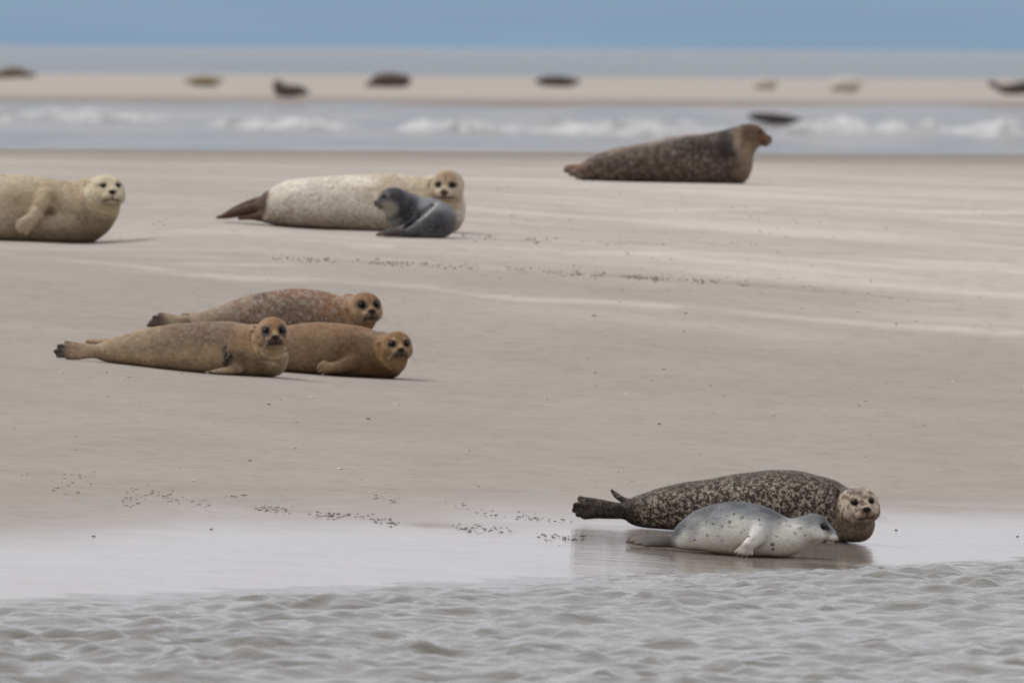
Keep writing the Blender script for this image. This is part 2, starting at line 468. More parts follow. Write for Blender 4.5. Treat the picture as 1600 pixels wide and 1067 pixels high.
# ------------------------------------------------------------------ implicit-surface modeller for the animals
class Field:
    def __init__(s, lo, hi, h):
        s.h = h
        s.ax = [np.arange(lo[i], hi[i] + h, h) for i in range(3)]
        s.D = np.full([len(a) for a in s.ax], 10.0)
    def block(s, lo, hi, pad):
        sl = []
        for i in range(3):
            a = max(0, int((lo[i] - pad - s.ax[i][0]) / s.h)); b = min(len(s.ax[i]), int((hi[i] + pad - s.ax[i][0]) / s.h) + 2)
            if b <= a: return None, None
            sl.append(slice(a, b))
        sl = tuple(sl)
        return sl, (s.ax[0][sl[0]][:, None, None], s.ax[1][sl[1]][None, :, None], s.ax[2][sl[2]][None, None, :])
    def union(s, fn, lo, hi, k):
        sl, g = s.block(lo, hi, k * 1.2 + 4 * s.h)
        if sl is None: return
        d = fn(*g); D = s.D[sl]
        h = np.clip(0.5 + 0.5 * (d - D) / k, 0, 1)
        s.D[sl] = d * (1 - h) + D * h - k * h * (1 - h)
    def cut(s, fn, lo, hi, k):
        sl, g = s.block(lo, hi, k)
        if sl is None: return
        d = -fn(*g); D = s.D[sl]
        h = np.clip(0.5 - 0.5 * (d - D) / k, 0, 1)
        s.D[sl] = d * (1 - h) + D * h + k * h * (1 - h)
    def push(s, fn, lo, hi):
        sl, g = s.block(lo, hi, 0)
        if sl is None: return
        s.D[sl] += fn(*g)
    def chain(s, pts, k, sy=1.0, sub=4):
        """pts: rows x, y, z, r ; sy stretches the section sideways"""
        pts = np.asarray(pts, float)
        if sub > 1 and len(pts) > 2:
            q = np.vstack([2 * pts[0] - pts[1], pts, 2 * pts[-1] - pts[-2]])
            out = []
            for i in range(1, len(q) - 2):
                for t in np.arange(sub) / sub:
                    a, b, c, d = q[i - 1:i + 3]
                    out.append(0.5 * (2 * b + (c - a) * t + (2 * a - 5 * b + 4 * c - d) * t * t + (3 * b - a - 3 * c + d) * t ** 3))
            out.append(pts[-1]); pts = np.array(out)
        pts[:, 3] = np.maximum(pts[:, 3], 0.002)
        R = pts[:, 3].max()
        lo = pts[:, :3].min(0) - R * np.array([1, sy, 1]); hi = pts[:, :3].max(0) + R * np.array([1, sy, 1])
        sl, _g = s.block(lo, hi, k * 1.2 + 5 * s.h)
        if sl is None: return
        acc = np.full([q.stop - q.start for q in sl], 10.0)
        off = [q.start for q in sl]
        for a, b in zip(pts[:-1], pts[1:]):
            r = max(a[3], b[3])
            e = r * np.array([1, sy, 1])
            s2, (X, Y, Z) = s.block(np.minimum(a[:3], b[:3]) - e, np.maximum(a[:3], b[:3]) + e, k * 1.2 + 5 * s.h)
            if s2 is None: continue
            dv = b[:3] - a[:3]; dy = dv[1] / sy
            L2 = dv[0] ** 2 + dy ** 2 + dv[2] ** 2 + 1e-12
            qx, qy, qz = X - a[0], (Y - a[1]) / sy, Z - a[2]
            t = np.clip((qx * dv[0] + qy * dy + qz * dv[2]) / L2, 0, 1)
            d = np.sqrt((qx - t * dv[0]) ** 2 + (qy - t * dy) ** 2 + (qz - t * dv[2]) ** 2) - (a[3] + (b[3] - a[3]) * t)
            s3 = tuple(slice(q.start - o, q.stop - o) for q, o in zip(s2, off))
            s3 = tuple(slice(max(q.start, 0), min(q.stop, n)) for q, n in zip(s3, acc.shape))
            s4 = tuple(slice(w.start + o - q.start, w.stop + o - q.start) for w, q, o in zip(s3, s2, off))
            acc[s3] = np.minimum(acc[s3], d[s4])
        D = s.D[sl]
        h = np.clip(0.5 + 0.5 * (acc - D) / k, 0, 1)
        s.D[sl] = acc * (1 - h) + D * h - k * h * (1 - h)
    def sample(s, p):
        i = [int(round((p[j] - s.ax[j][0]) / s.h)) for j in range(3)]
        i = [min(max(v, 0), len(s.ax[j]) - 1) for j, v in enumerate(i)]
        return s.D[i[0], i[1], i[2]]
    def surface(s):
        D = np.clip(s.D, -0.05, 0.05)
        neg = D < 0
        c = np.zeros([n - 1 for n in D.shape], np.int8)
        offs = [(a, b, e) for a in (0, 1) for b in (0, 1) for e in (0, 1)]
        N = D.shape
        for a, b, e in offs:
            c += neg[a:N[0] - 1 + a, b:N[1] - 1 + b, e:N[2] - 1 + e]
        I, J, K = np.nonzero((c > 0) & (c < 8))
        val = {o: D[I + o[0], J + o[1], K + o[2]] for o in offs}
        acc = np.zeros((len(I), 3)); cnt = np.zeros(len(I))
        for o in offs:
            for ax in range(3):
                if o[ax] == 0:
                    q = list(o); q[ax] = 1; q = tuple(q)
                    a, b = val[o], val[q]
                    hit = (a < 0) != (b < 0)
                    t = np.where(hit, a / np.where(hit, a - b, 1), 0)
                    p = np.tile(np.array(o, float), (len(I), 1)); p[:, ax] = t
                    acc += p * hit[:, None]; cnt += hit
        v = acc / cnt[:, None] + np.stack([I, J, K], 1)
        verts = v * s.h + np.array([a[0] for a in s.ax])
        idx = np.full(c.shape, -1, np.int32); idx[I, J, K] = np.arange(len(I))
        faces = []
        for ax in range(3):
            o1, o2 = [(1, 2), (2, 0), (0, 1)][ax]
            n1 = [slice(None)] * 3; n2 = [slice(None)] * 3
            n1[ax] = slice(0, N[ax] - 1); n2[ax] = slice(1, N[ax])
            A = neg[tuple(n1)]; B = neg[tuple(n2)]
            q = np.array(np.nonzero(A != B))
            ok = (q[o1] > 0) & (q[o2] > 0) & (q[o1] < N[o1] - 1) & (q[o2] < N[o2] - 1)
            q = q[:, ok]; fl = A[tuple(q)]
            def at(d1, d2):
                w = q.copy(); w[o1] += d1; w[o2] += d2
                return idx[tuple(w)]
            f = np.stack([at(-1, -1), at(0, -1), at(0, 0), at(-1, 0)], 1)
            f[~fl] = f[~fl][:, ::-1]
            faces.append(f)
        faces = np.concatenate(faces)
        faces = faces[(faces >= 0).all(1)]
        # two relaxations take the voxel facets off
        e = np.concatenate([faces[:, [0, 1]], faces[:, [1, 2]], faces[:, [2, 3]], faces[:, [3, 0]]])
        deg = np.bincount(e[:, 0], minlength=len(verts))[:, None].clip(1)
        for lam in (0.5, -0.35, 0.5):
            sm = np.stack([np.bincount(e[:, 0], weights=verts[e[:, 1], i], minlength=len(verts)) for i in range(3)], 1) / deg
            verts = verts + lam * (sm - verts)
        return verts, faces

def unit(v):
    v = np.asarray(v, float); return v / np.linalg.norm(v)

_me_cache = {}
def sphere_mesh(nu=20, nv=14):
    key = (nu, nv)
    if key not in _me_cache:
        vs = [(0, 0, 1)]
        for j in range(1, nv):
            t = math.pi * j / nv
            for i in range(nu):
                p = 2 * math.pi * i / nu
                vs.append((math.sin(t) * math.cos(p), math.sin(t) * math.sin(p), math.cos(t)))
        vs.append((0, 0, -1))
        fs = []
        for i in range(nu):
            fs.append((0, 1 + i, 1 + (i + 1) % nu))
            fs.append((len(vs) - 1, 1 + (nv - 2) * nu + (i + 1) % nu, 1 + (nv - 2) * nu + i))
        for j in range(nv - 2):
            for i in range(nu):
                a = 1 + j * nu + i; b = 1 + j * nu + (i + 1) % nu
                fs.append((a, a + nu, b + nu)); fs.append((a, b + nu, b))
        _me_cache[key] = (np.array(vs), np.array(fs))
    return _me_cache[key]

def simple_mat(name, color, rough, spec=0.5, noise_amp=0.3, scale=60):
    m = Mat(name)
    n = m.noise(m.coord(), scale, 3)
    c2 = tuple(v * (1 - noise_amp) for v in color)
    m.l(m.mix(m.rng(n, 0.3, 0.7), color, c2), m.b.inputs['Base Color'])
    m.b.inputs['Roughness'].default_value = rough
    m.b.inputs['Specular IOR Level'].default_value = spec
    return m.m
eye_m = simple_mat('seal_eye', (0.004, 0.0035, 0.0035), 0.12, 0.25)
nose_m = simple_mat('seal_nose', (0.006, 0.005, 0.005), 0.45, 0.12)
whisk_m = simple_mat('whisker', (0.30, 0.28, 0.25), 0.5)
claw_pale = simple_mat('claw_pale', (0.42, 0.37, 0.28), 0.45)
claw_dark = simple_mat('claw_dark', (0.03, 0.025, 0.022), 0.45)

def fur(name, spot, s_scale, s_lo, s_hi, dots=None, fleck=0.3, rough=0.62, sheen=0.0, grain=0.25, mott=0.55):
    """seal coat: painted ground colour + speckles of 'spot' where the speckle mask allows"""
    m = Mat(name)
    vec = m.coord((0.85, 1, 1), (0.6, 0.75, 0.5))
    base = m.attr('coat', 'Color'); mask = m.attr('speckle')
    n = m.noise(vec, s_scale, 4, 0.62)
    n2 = m.noise(vec, s_scale * 0.42, 3, 0.5)
    v = m.math('MULTIPLY_ADD', n2, 0.45, m.math('MULTIPLY', n, 0.6))
    c = m.mix(m.math('MULTIPLY', m.rng(v, s_lo, s_hi), mask), base, spot)
    if dots:
        dc, dscale, dr, damt = dots
        vo = m.voro(m.coord((1, 1, 1), (.5, .4, .9)), dscale)
        gate = m.rng(m.noise(vec, dscale * 0.35, 2), 0.48, 0.6)
        c = m.mix(m.math('MULTIPLY', m.math('MULTIPLY', m.rng(vo, dr, dr * 0.55), gate), damt), c, dc)
    g = m.noise(m.coord((0.5, 1, 1)), 300.0, 2, 0.6)
    c = m.mix(m.math('MULTIPLY', m.rng(g, 0.35, 0.7), grain), c, m.mix(1.0, c, (0.55, 0.53, 0.5), 'MULTIPLY'))
    n3 = m.noise(vec, 11.0, 4, 0.6)
    c = m.mix(m.math('MULTIPLY', m.rng(n3, 0.45, 0.7), fleck), c, m.mix(1.0, c, (0.62, 0.58, 0.54), 'MULTIPLY'))
    n4 = m.noise(m.coord((0.75, 1, 1), (.7, .45, .6)), 42.0, 6, 0.7)
    c = m.mix(m.math('MULTIPLY', m.rng(n4, 0.48, 0.66), mott), c, m.mix(1.0, c, (0.60, 0.56, 0.52), 'MULTIPLY'))
    c = m.mix(m.math('MULTIPLY', m.rng(n4, 0.50, 0.34), mott), c, m.mix(1.0, c, (1.45, 1.42, 1.38), 'MULTIPLY'))
    m.l(c, m.b.inputs['Base Color'])
    m.l(m.rng(n3, 0.3, 0.7, rough - 0.08, rough + 0.1), m.b.inputs['Roughness'])
    m.b.inputs['Specular IOR Level'].default_value = 0.2
    m.b.inputs['Sheen Weight'].default_value = sheen
    m.b.inputs['Sheen Roughness'].default_value = 0.5
    h = m.math('ADD', m.noise(m.coord((0.45, 1, 1)), 120.0, 3, 0.6), m.math('MULTIPLY', m.noise(vec, 26.0, 3), 0.8))
    m.bump(h, 0.7, 0.008)
    return m.m

class Seal:
    def __init__(s, d, origin, lo, hi, depth, h, name='harbor_seal'):
        """d: distance; origin, lo, hi: frame spots (left top, right bottom); depth: (near, far) metres from the mid plane"""
        s.d, s.p, s.name = d, FPX / d, name
        s.o = P(*origin, d)
        a, b = s.L(lo[0], hi[1]), s.L(hi[0], lo[1])
        s.f = Field((a[0], depth[0], a[2]), (b[0], depth[1], b[2]), h)
        s.parts = []
        s.frames = []
    def L(s, px, py, dy=0.0):
        q = P(px, py, s.d) - s.o
        q[1] += dy
        return q
    def chain(s, pts, k=0.02, sy=1.0, sub=4):
        s.f.chain([(*s.L(q[0], q[1], q[3] if len(q) > 3 else 0.0), q[2] / s.p) for q in pts], k, sy, sub)
    def trunk(s, st, sy=1.1, k=0.03):
        """stations: x, top, bottom (, depth offset)"""
        s.chain([(q[0], (q[1] + q[2]) / 2, (q[2] - q[1]) / 2, q[3] if len(q) > 3 else 0.0) for q in st], k, sy, 8)
    def digits(s, base, tips, r0, r1, k=0.012, mid=None, sy=1.0):
        for t in tips:
            b = base
            mpt = ((b[0] * .45 + t[0] * .55), (b[1] * .45 + t[1] * .55) + (mid or 0), (r0 * .5 + r1 * .5), ((b[2] if len(b) > 2 else 0) * .45 + (t[2] if len(t) > 2 else 0) * .55))
            s.chain([(b[0], b[1], r0, b[2] if len(b) > 2 else 0), mpt, (t[0], t[1], r1, t[2] if len(t) > 2 else 0)], k, sy, 3)
    def ell(s, c, rad, fr, k, cut=False):
        R, F, U = fr
        a = max(rad)
        def fn(X, Y, Z):
            x, y, z = X - c[0], Y - c[1], Z - c[2]
            q = np.sqrt(((x * R[0] + y * R[1] + z * R[2]) / rad[0]) ** 2 + ((x * F[0] + y * F[1] + z * F[2]) / rad[1]) ** 2 + ((x * U[0] + y * U[1] + z * U[2]) / rad[2]) ** 2)
            return (q - 1) * min(rad) if not cut else (q - 1) * min(rad)
        (s.f.cut if cut else s.f.union)(fn, c - a, c + a, k)
    def head(s, px, py, hw, fwd, roll=0.0, dy=0.0, eye_r=0.165, eye=(0.46, 0.26), snout=1.0, k=0.3, nose_u=-0.15, wide=1.0, whiskers=True):
        """hw: half width of the head in frame pixels"""
        w = hw / s.p
        c = s.L(px, py, dy)
        F = unit(fwd); R = unit(np.cross(F, (0, 0, 1.0))); U = np.cross(R, F)
        cr_, sr_ = math.cos(roll), math.sin(roll)
        R, U = R * cr_ + U * sr_, U * cr_ - R * sr_
        fr = (R, F, U)
        g = lambda r, f, u: c + w * (R * r + F * f + U * u)
        s.ell(g(0, -0.05, 0.02), (w * 0.99 * wide, w * 1.12, w * 0.96), fr, k * w)
        # muzzle: bridge, snout, two whisker pads, chin, cheeks
        def cone(a, b, ra, rb, kk):
            s.f.chain([(*g(*a), ra * w), (*g(*b), rb * w)], kk * w, 1.0, 1)
        cone((0, 0.35, 0.08), (0, 1.18 * snout, -0.22), 0.66, 0.34, 0.28)
        for q in (-1, 1):
            s.ell(g(0.22 * q, 1.22 * snout, -0.36), (0.29 * w, 0.27 * w, 0.24 * w), fr, 0.14 * w)
            s.ell(g(0.52 * q, 0.45, -0.32), (0.40 * w, 0.5 * w, 0.42 * w), fr, 0.3 * w)
        s.ell(g(0, 1.02 * snout, -0.62), (0.27 * w, 0.3 * w, 0.2 * w), fr, 0.18 * w)
        # mouth line and philtrum pressed in
        def mouth(X, Y, Z):
            x, y, z = (X - c[0]) / w, (Y - c[1]) / w, (Z - c[2]) / w
            r = x * R[0] + y * R[1] + z * R[2]; f = x * F[0] + y * F[1] + z * F[2]; u = x * U[0] + y * U[1] + z * U[2]
            um = -0.56 - 0.03 * np.abs(r) / 0.3 + 0.0 * f
            a = 0.055 * np.exp(-((u - um) / 0.055) ** 2) * sstep(0.45, 0.75, f) * sstep(0.62, 0.42, np.abs(r))
            b = 0.05 * np.exp(-(r / 0.05) ** 2) * sstep(1.1, 1.25, f) * sstep(-0.62, -0.5, u) * sstep(-0.15, -0.25, u)
            brow = 0.03 * np.exp(-(r / 0.13) ** 2) * sstep(0.4, 0.8, f) * sstep(0.05, 0.2, u) * sstep(0.75, 0.5, u)
            return (a + b + brow) * w
        s.f.push(mouth, c - 2.0 * w, c + 2.0 * w)
        def surf_at(r, u, f0=2.2):
            f = f0
            while f > 0 and s.f.sample(g(r, f, u)) > 0: f -= 0.02
            return f
        for q in (-1, 1):
            f = surf_at(eye[0] * q, eye[1])
            # eye outward normal for a shallow socket
            ec = g(eye[0] * q, f - eye_r * 0.72, eye[1])
            s.ell(g(eye[0] * q * 1.02, f + 0.02, eye[1]), (eye_r * 1.35 * w, eye_r * 0.9 * w, eye_r * 1.15 * w), fr, 0.12 * w, cut=True)
            s.parts.append(('eye', ec, (eye_r * w,) * 3, fr, eye_m))
        f = surf_at(0, nose_u)
        nc = g(0, f - 0.05, nose_u)
        s.parts.append(('nose', nc, (0.19 * w, 0.12 * w, 0.115 * w), fr, nose_m))
        s.hd = (c, w, R, F, U, f)
        s.eye = eye; s.eye_r = eye_r; s.nose_u = nose_u
        s.whiskers = whiskers
        s.snout = snout
        return g
    def fold(s, f0, amp, width, tilt=0.0, umin=-3.0, umax=1.2, curve=0.0):
        """neck crease: a groove round the neck behind the head"""
        c, w, R, F, U, _ = s.hd
        def fn(X, Y, Z):
            x, y, z = (X - c[0]) / w, (Y - c[1]) / w, (Z - c[2]) / w
            r = x * R[0] + y * R[1] + z * R[2]; f = x * F[0] + y * F[1] + z * F[2]; u = x * U[0] + y * U[1] + z * U[2]
            q = f - f0 - tilt * u - curve * r * r
            return amp * w * np.exp(-(q / width) ** 2) * sstep(umin, umin + 0.4, u) * sstep(umax + 0.3, umax, u)
        s.f.push(fn, c - 2.4 * w, c + 2.4 * w)
    def groove(s, pts, amp, width):
        """a skin crease along a line seen from the side: frame spots"""
        q = np.array([s.L(*p) for p in pts])
        def fn(X, Y, Z):
            best = 9.0
            for a, b in zip(q[:-1], q[1:]):
                dx, dz = b[0] - a[0], b[2] - a[2]
                t = np.clip(((X - a[0]) * dx + (Z - a[2]) * dz) / (dx * dx + dz * dz), 0, 1)
                best = np.minimum(best, (X - a[0] - t * dx) ** 2 + (Z - a[2] - t * dz) ** 2)
            return amp * np.exp(-best / width ** 2)
        lo, hi = q.min(0) - 3 * width, q.max(0) + 3 * width
        lo[1], hi[1] = -1.0, 0.12
        s.f.push(fn, lo, hi)
    def rest(s, pts, k=0.03):
        """lie flat along a line of frame spots"""
        q = np.array([s.L(*p) for p in pts])
        def fn(X, Y, Z):
            zb = np.interp(X.ravel(), q[:, 0], q[:, 2])[:, None, None]
            return (Z - zb) + 0 * Y
        ax = s.f.ax
        s.f.cut(fn, [a[0] for a in ax], [a[-1] for a in ax], k)
    def lumps(s, amp, scale, seed):
        X, Y, Z = s.f.ax[0][:, None, None], s.f.ax[1][None, :, None], s.f.ax[2][None, None, :]
        n = np.sin(X * scale + seed) * np.sin(Y * scale * 1.3 + 2 * seed + 2 * np.sin(X * scale * .6)) * np.sin(Z * scale * 1.1 + 3 * seed + X * scale * .5)
        s.f.D += amp * n
    def build(s, paint, mat, label, cat='seal', group='seals hauled out on the beach', claws=(), gain=(1, 1, 1)):
        V, Fc = s.f.surface()
        root = bpy.data.objects.new(s.name, None)
        col.objects.link(root)
        root.location = s.o
        tag(root, label, cat, group)
        pxs = V[:, 0] * s.p; pys = -V[:, 2] * s.p        # pixel-sized offsets from the origin spot
        ctx = Paint(V, s)
        paint(ctx)
        lum = ctx.C @ np.array([.3, .6, .1])
        ctx.C = np.clip(lum[:, None] + (ctx.C - lum[:, None]) * 1.15, 0.004, 1)
        ctx.C *= (0.98 * (np.maximum(lum, .01) / .24) ** 0.18)[:, None] * np.array(gain)
        mesh_obj('body', V, Fc, mat, root, attrs={'coat': ctx.C, 'speckle': ctx.S})
        sv, sf = sphere_mesh()
        for nm, c, rad, fr, mt in s.parts:
            v = sv.copy()
            if nm == 'nose':
                # heart-shaped pad: wide at the top, narrowing to the lip, with two nostril slits
                t = v[:, 2].copy()
                v[:, 0] *= 0.72 + 0.38 * t
                notch = np.exp(-((np.abs(v[:, 0]) - 0.42) / 0.2) ** 2) * (v[:, 1] > 0)
                v[:, 1] -= 0.25 * notch
            R, F, U = fr
            W = v[:, :1] * rad[0] * R + v[:, 1:2] * rad[1] * F + v[:, 2:] * rad[2] * U + c
            mesh_obj(nm, W, sf, mt, root)
        if getattr(s, 'hd', None) is not None and s.whiskers:
            c, w, R, F, U, _ = s.hd
            rr = np.random.default_rng(int(s.d * 10) + int(abs(s.o[0]) * 100))
            for q in (-1, 1):
                vs, fs = [], []
                for i in range(9):
                    r0 = 0.22 + 0.2 * rr.random(); u0 = -0.36 + 0.18 * (rr.random() - .5)
                    p0 = c + w * (R * q * r0 + F * (1.28 * s.snout) + U * u0)
                    dr = unit(R * q * (0.9 + .3 * rr.random()) + F * (0.35 + .4 * rr.random()) - U * (0.25 + 0.5 * rr.random()))
                    ln = w * (0.55 + 0.5 * rr.random())
                    prev = None
                    for j in range(5):
                        t = j / 4
                        pc = p0 + dr * ln * t - U * ln * 0.25 * t * t
                        rad = 0.0006 * (1 - 0.7 * t)
                        b = len(vs)
                        for kq in range(3):
                            an = kq * 2.094
                            vs.append(pc + rad * (math.cos(an) * U + math.sin(an) * unit(np.cross(dr, U))))
                        if prev is not None:
                            for kq in range(3):
                                fs.append((prev + kq, prev + (kq + 1) % 3, b + (kq + 1) % 3, b + kq))
                        prev = b
                mesh_obj('whisker_tuft', vs, fs, whisk_m, root)
        for (a, b, r, mt) in claws:
            A, B = s.L(*a), s.L(*b)
            ax_ = unit(B - A); s1 = unit(np.cross(ax_, (0.1, 1, 0.2))); s2 = np.cross(ax_, s1)
            vs, fs = [], []
            rad = r / s.p
            for j, (t, kq) in enumerate(((0, 1.0), (0.35, 0.85), (0.7, 0.5), (1.0, 0.08))):
                for i in range(6):
                    an = i * math.pi / 3
                    vs.append(A + (B - A) * t + rad * kq * (math.cos(an) * s1 + math.sin(an) * s2) + np.array([0, 0, -0.15 * rad * t * t]))
                if j:
                    for i in range(6):
                        fs.append(((j - 1) * 6 + i, (j - 1) * 6 + (i + 1) % 6, j * 6 + (i + 1) % 6, j * 6 + i))
            mesh_obj('claw', vs, fs, mt, root)
        return root

class Paint:
    """coat pigment per vertex; masks come from where on the animal a point is"""
    def __init__(s, V, seal):
        s.V, s.seal = V, seal
        s.C = np.zeros((len(V), 3)); s.S = np.zeros(len(V))
        o = seal
        # side-view spot of every vertex, in frame units
        Wp = V + o.o - EYEP
        k = Wp @ AXF
        s.x = CX + FPX * (Wp @ AXR) / k; s.y = CY - FPX * (Wp @ AXU) / k
        s.n1 = fbm(V[:, 0] * 14, V[:, 1] * 14, V[:, 2] * 14, 4, seed=2)
        s.n2 = fbm(V[:, 0] * 45, V[:, 1] * 45, V[:, 2] * 45, 3, seed=4)
        if getattr(o, 'hd', None) is not None:
            c, w, R, F, U, _ = o.hd
            q = (V - c) / w
            s.r, s.f, s.u = q @ R, q @ F, q @ U
    def fill(s, c): s.C[:] = c
    def on(s, m, c, amt=1.0):
        m = (np.clip(m, 0, 1) * amt)[:, None]
        s.C = s.C * (1 - m) + np.array(c) * m
    def sp(s, m, v):
        s.S = s.S * (1 - np.clip(m, 0, 1)) + v * np.clip(m, 0, 1)
    def blob(s, x, y, rx, ry, soft=0.4, ang=0.0, rag=0.5):
        ca, sa = math.cos(ang), math.sin(ang)
        dx, dy = s.x - x, s.y - y
        a, b = (dx * ca + dy * sa) / rx, (-dx * sa + dy * ca) / ry
        q = np.sqrt(a * a + b * b) + (s.n1 - 0.5) * rag + (s.n2 - .5) * rag * .5
        return sstep(1 + soft, 1 - soft, q)
    def hblob(s, r, u, rr, ru, soft=0.4, fmin=0.2, rag=0.3):
        q = np.sqrt(((s.r - r) / rr) ** 2 + ((s.u - u) / ru) ** 2) + (s.n2 - .5) * rag
        return sstep(1 + soft, 1 - soft, q) * sstep(fmin, fmin + 0.25, s.f)
    def head_mask(s, f0=-0.5, rad=1.45):
        return sstep(f0 - 0.25, f0 + 0.25, s.f + (s.n1 - .5) * .4) * sstep(rad + 0.15, rad - 0.15, np.sqrt(s.r ** 2 + s.u ** 2))
    def face(s, eye_c=(0.02, 0.017, 0.015), ring=1.35, ring_amt=0.9, mouth=0.8, brow=None, nose_c=(0.03, 0.02, 0.018)):
        e = s.seal.eye; er = s.seal.eye_r
        for q in (-1, 1):
            s.on(s.hblob(e[0] * q, e[1], er * ring, er * ring * 0.95, 0.25), eye_c, ring_amt)
        um = -0.56 - 0.03 * np.abs(s.r) / 0.3
        s.on(np.exp(-((s.u - um) / 0.05) ** 2) * sstep(0.45, 0.75, s.f) * sstep(0.58, 0.42, np.abs(s.r)), (0.05, 0.035, 0.03), mouth)
        s.on(np.exp(-(s.r / 0.045) ** 2) * sstep(1.0, 1.2, s.f) * sstep(-0.62, -0.52, s.u) * sstep(-0.1, -0.2, s.u), nose_c, mouth)
        s.on(s.hblob(0, s.seal.nose_u, 0.25, 0.15, 0.2, 1.0), nose_c, 0.95)

# ------------------------------------------------------------------ the animals
VX = 0.0062

# --- dark speckled mother at the water's edge
s = Seal(125.0, (1180, 838), (880, 720), (1395, 862), (-0.36, 0.36), VX)
s.trunk([(972, 790, 806, .03), (985, 784, 812, .02), (1000, 774, 824), (1025, 765, 830), (1060, 756, 834), (1112, 748, 839), (1157, 740, 843), (1192, 735, 846),
         (1227, 734, 849), (1262, 740, 851), (1290, 750, 852), (1306, 766, 851), (1316, 780, 850)], 1.12)
s.chain([(1312, 806, 42, -.02), (1328, 814, 37, -.06), (1338, 819, 29.5, -.09)], 0.02)
s.chain([(1308, 796, 38, -.02), (1328, 794, 31, -.09), (1340, 792, 26, -.15)], 0.012)
s.digits((978, 798, .0), [(906, 779, .0), (899, 789, -.02), (897, 797, .0), (903, 803, -.03), (914, 807, -.02)], 9.5, 4.6, 0.02, mid=-1)
s.digits((978, 797, .07), [(908, 783, .12), (903, 793, .13), (912, 801, .12)], 8, 3.4, 0.012)
s.chain([(998, 786, 9, .06), (978, 783, 5.5, .10), (964, 775, 4.5, .12), (956, 767, 2.2, .13)], 0.012)
s.head(1341, 790, 31.5, (.25, -.97, .0), roll=-0.10, dy=-.17, eye=(.45, .27), eye_r=0.14, nose_u=-.14)
s.groove([(1309, 770), (1306, 782), (1306, 798), (1311, 816), (1316, 828)], 0.02, 0.010)
s.rest([(880, 830), (985, 824), (1060, 829), (1160, 837), (1260, 843), (1350, 849), (1400, 850)])
s.lumps(0.004, 16, 1.0)
def paint(c):
    c.fill((.052, .039, .032)); c.sp(np.ones(len(c.x)), 0.9)
    c.on(sstep(1015, 985, c.x), (.030, .022, .019)); c.sp(sstep(1012, 985, c.x), 0.12)
    c.on(sstep(925, 898, c.x) * sstep(.35, .6, c.n1), (.12, .055, .035), .85)
    top = sstep(0.14, -0.06, (c.y - np.interp(c.x, [1000, 1112, 1192, 1262, 1312], [772, 748, 735, 740, 762])) / 110 + (c.n1 - .5) * .25 - .06)
    c.sp(top, 0.35)
    h = c.head_mask(-0.62) * sstep(1303, 1310, c.x)
    c.on(h, (.47, .40, .32)); c.sp(h, 0.0)
    c.on(h * sstep(.45, .62, c.n2), (.12, .085, .065), .8)
    c.on(h * sstep(.5, .62, c.n1) * sstep(.2, .6, c.u), (.17, .14, .13), .6)
    c.on(sstep(-.35, -.8, c.u) * h, (.24, .175, .12), .65)
    lowneck = sstep(1306, 1318, c.x) * sstep(808, 822, c.y)
    c.on(lowneck, (.17, .125, .09), .8); c.sp(lowneck, .45)
    c.on(c.hblob(0, -.42, .42, .26, .4, .8), (.19, .13, .095), .75)
    for q in (-1, 1): c.on(c.hblob(.36 * q, .5, .2, .1, .5, .4), (.40, .34, .25), .7)
    c.face((.02, .016, .014), 1.3)
fm = fur('coat_speckled', (.37, .32, .25), 124, .50, .59, fleck=.3)
s.build(paint, fm, 'dark adult seal speckled cream, lying behind the grey pup at the water edge')

# --- pale grey pup in front of her
s = Seal(123.1, (1150, 866), (965, 765), (1325, 880), (-0.30, 0.26), 0.0056, 'seal_pup')
s.trunk([(1040, 838, 853), (1056, 833, 858), (1068, 820, 862), (1090, 802, 866), (1112, 790, 870), (1140, 784, 873), (1160, 784, 876), (1182, 789, 878), (1206, 801, 878),
         (1228, 809, 871), (1245, 809, 861), (1258, 809, 852), (1270, 810, 848)], 1.08)
s.digits((1052, 846, 0), [(992, 840, .02), (982, 842, .0), (979, 846, -.02), (990, 850, -.04), (1004, 853, -.05)], 9.5, 2.8, 0.012)
s.digits((1052, 847, .05), [(990, 843, .09), (986, 847, .1)], 8, 2.6, 0.012)
s.head(1270, 825.5, 24, (.95, -.26, -.16), dy=-.02, eye=(.50, .28), eye_r=0.20, nose_u=-.10, snout=1.2)
s.chain([(1188, 830, 15, -.13), (1180, 840, 12, -.185), (1168, 852, 9.5, -.215)], 0.025)
s.digits((1168, 852, -.215), [(1149, 862, -.20), (1152, 867, -.23), (1159, 869, -.25), (1167, 869, -.255), (1174, 866, -.24)], 7.5, 3.6, 0.006)
s.rest([(960, 856), (1056, 859), (1100, 862), (1150, 868), (1225, 871), (1330, 872)])
s.lumps(0.003, 20, 2.0)
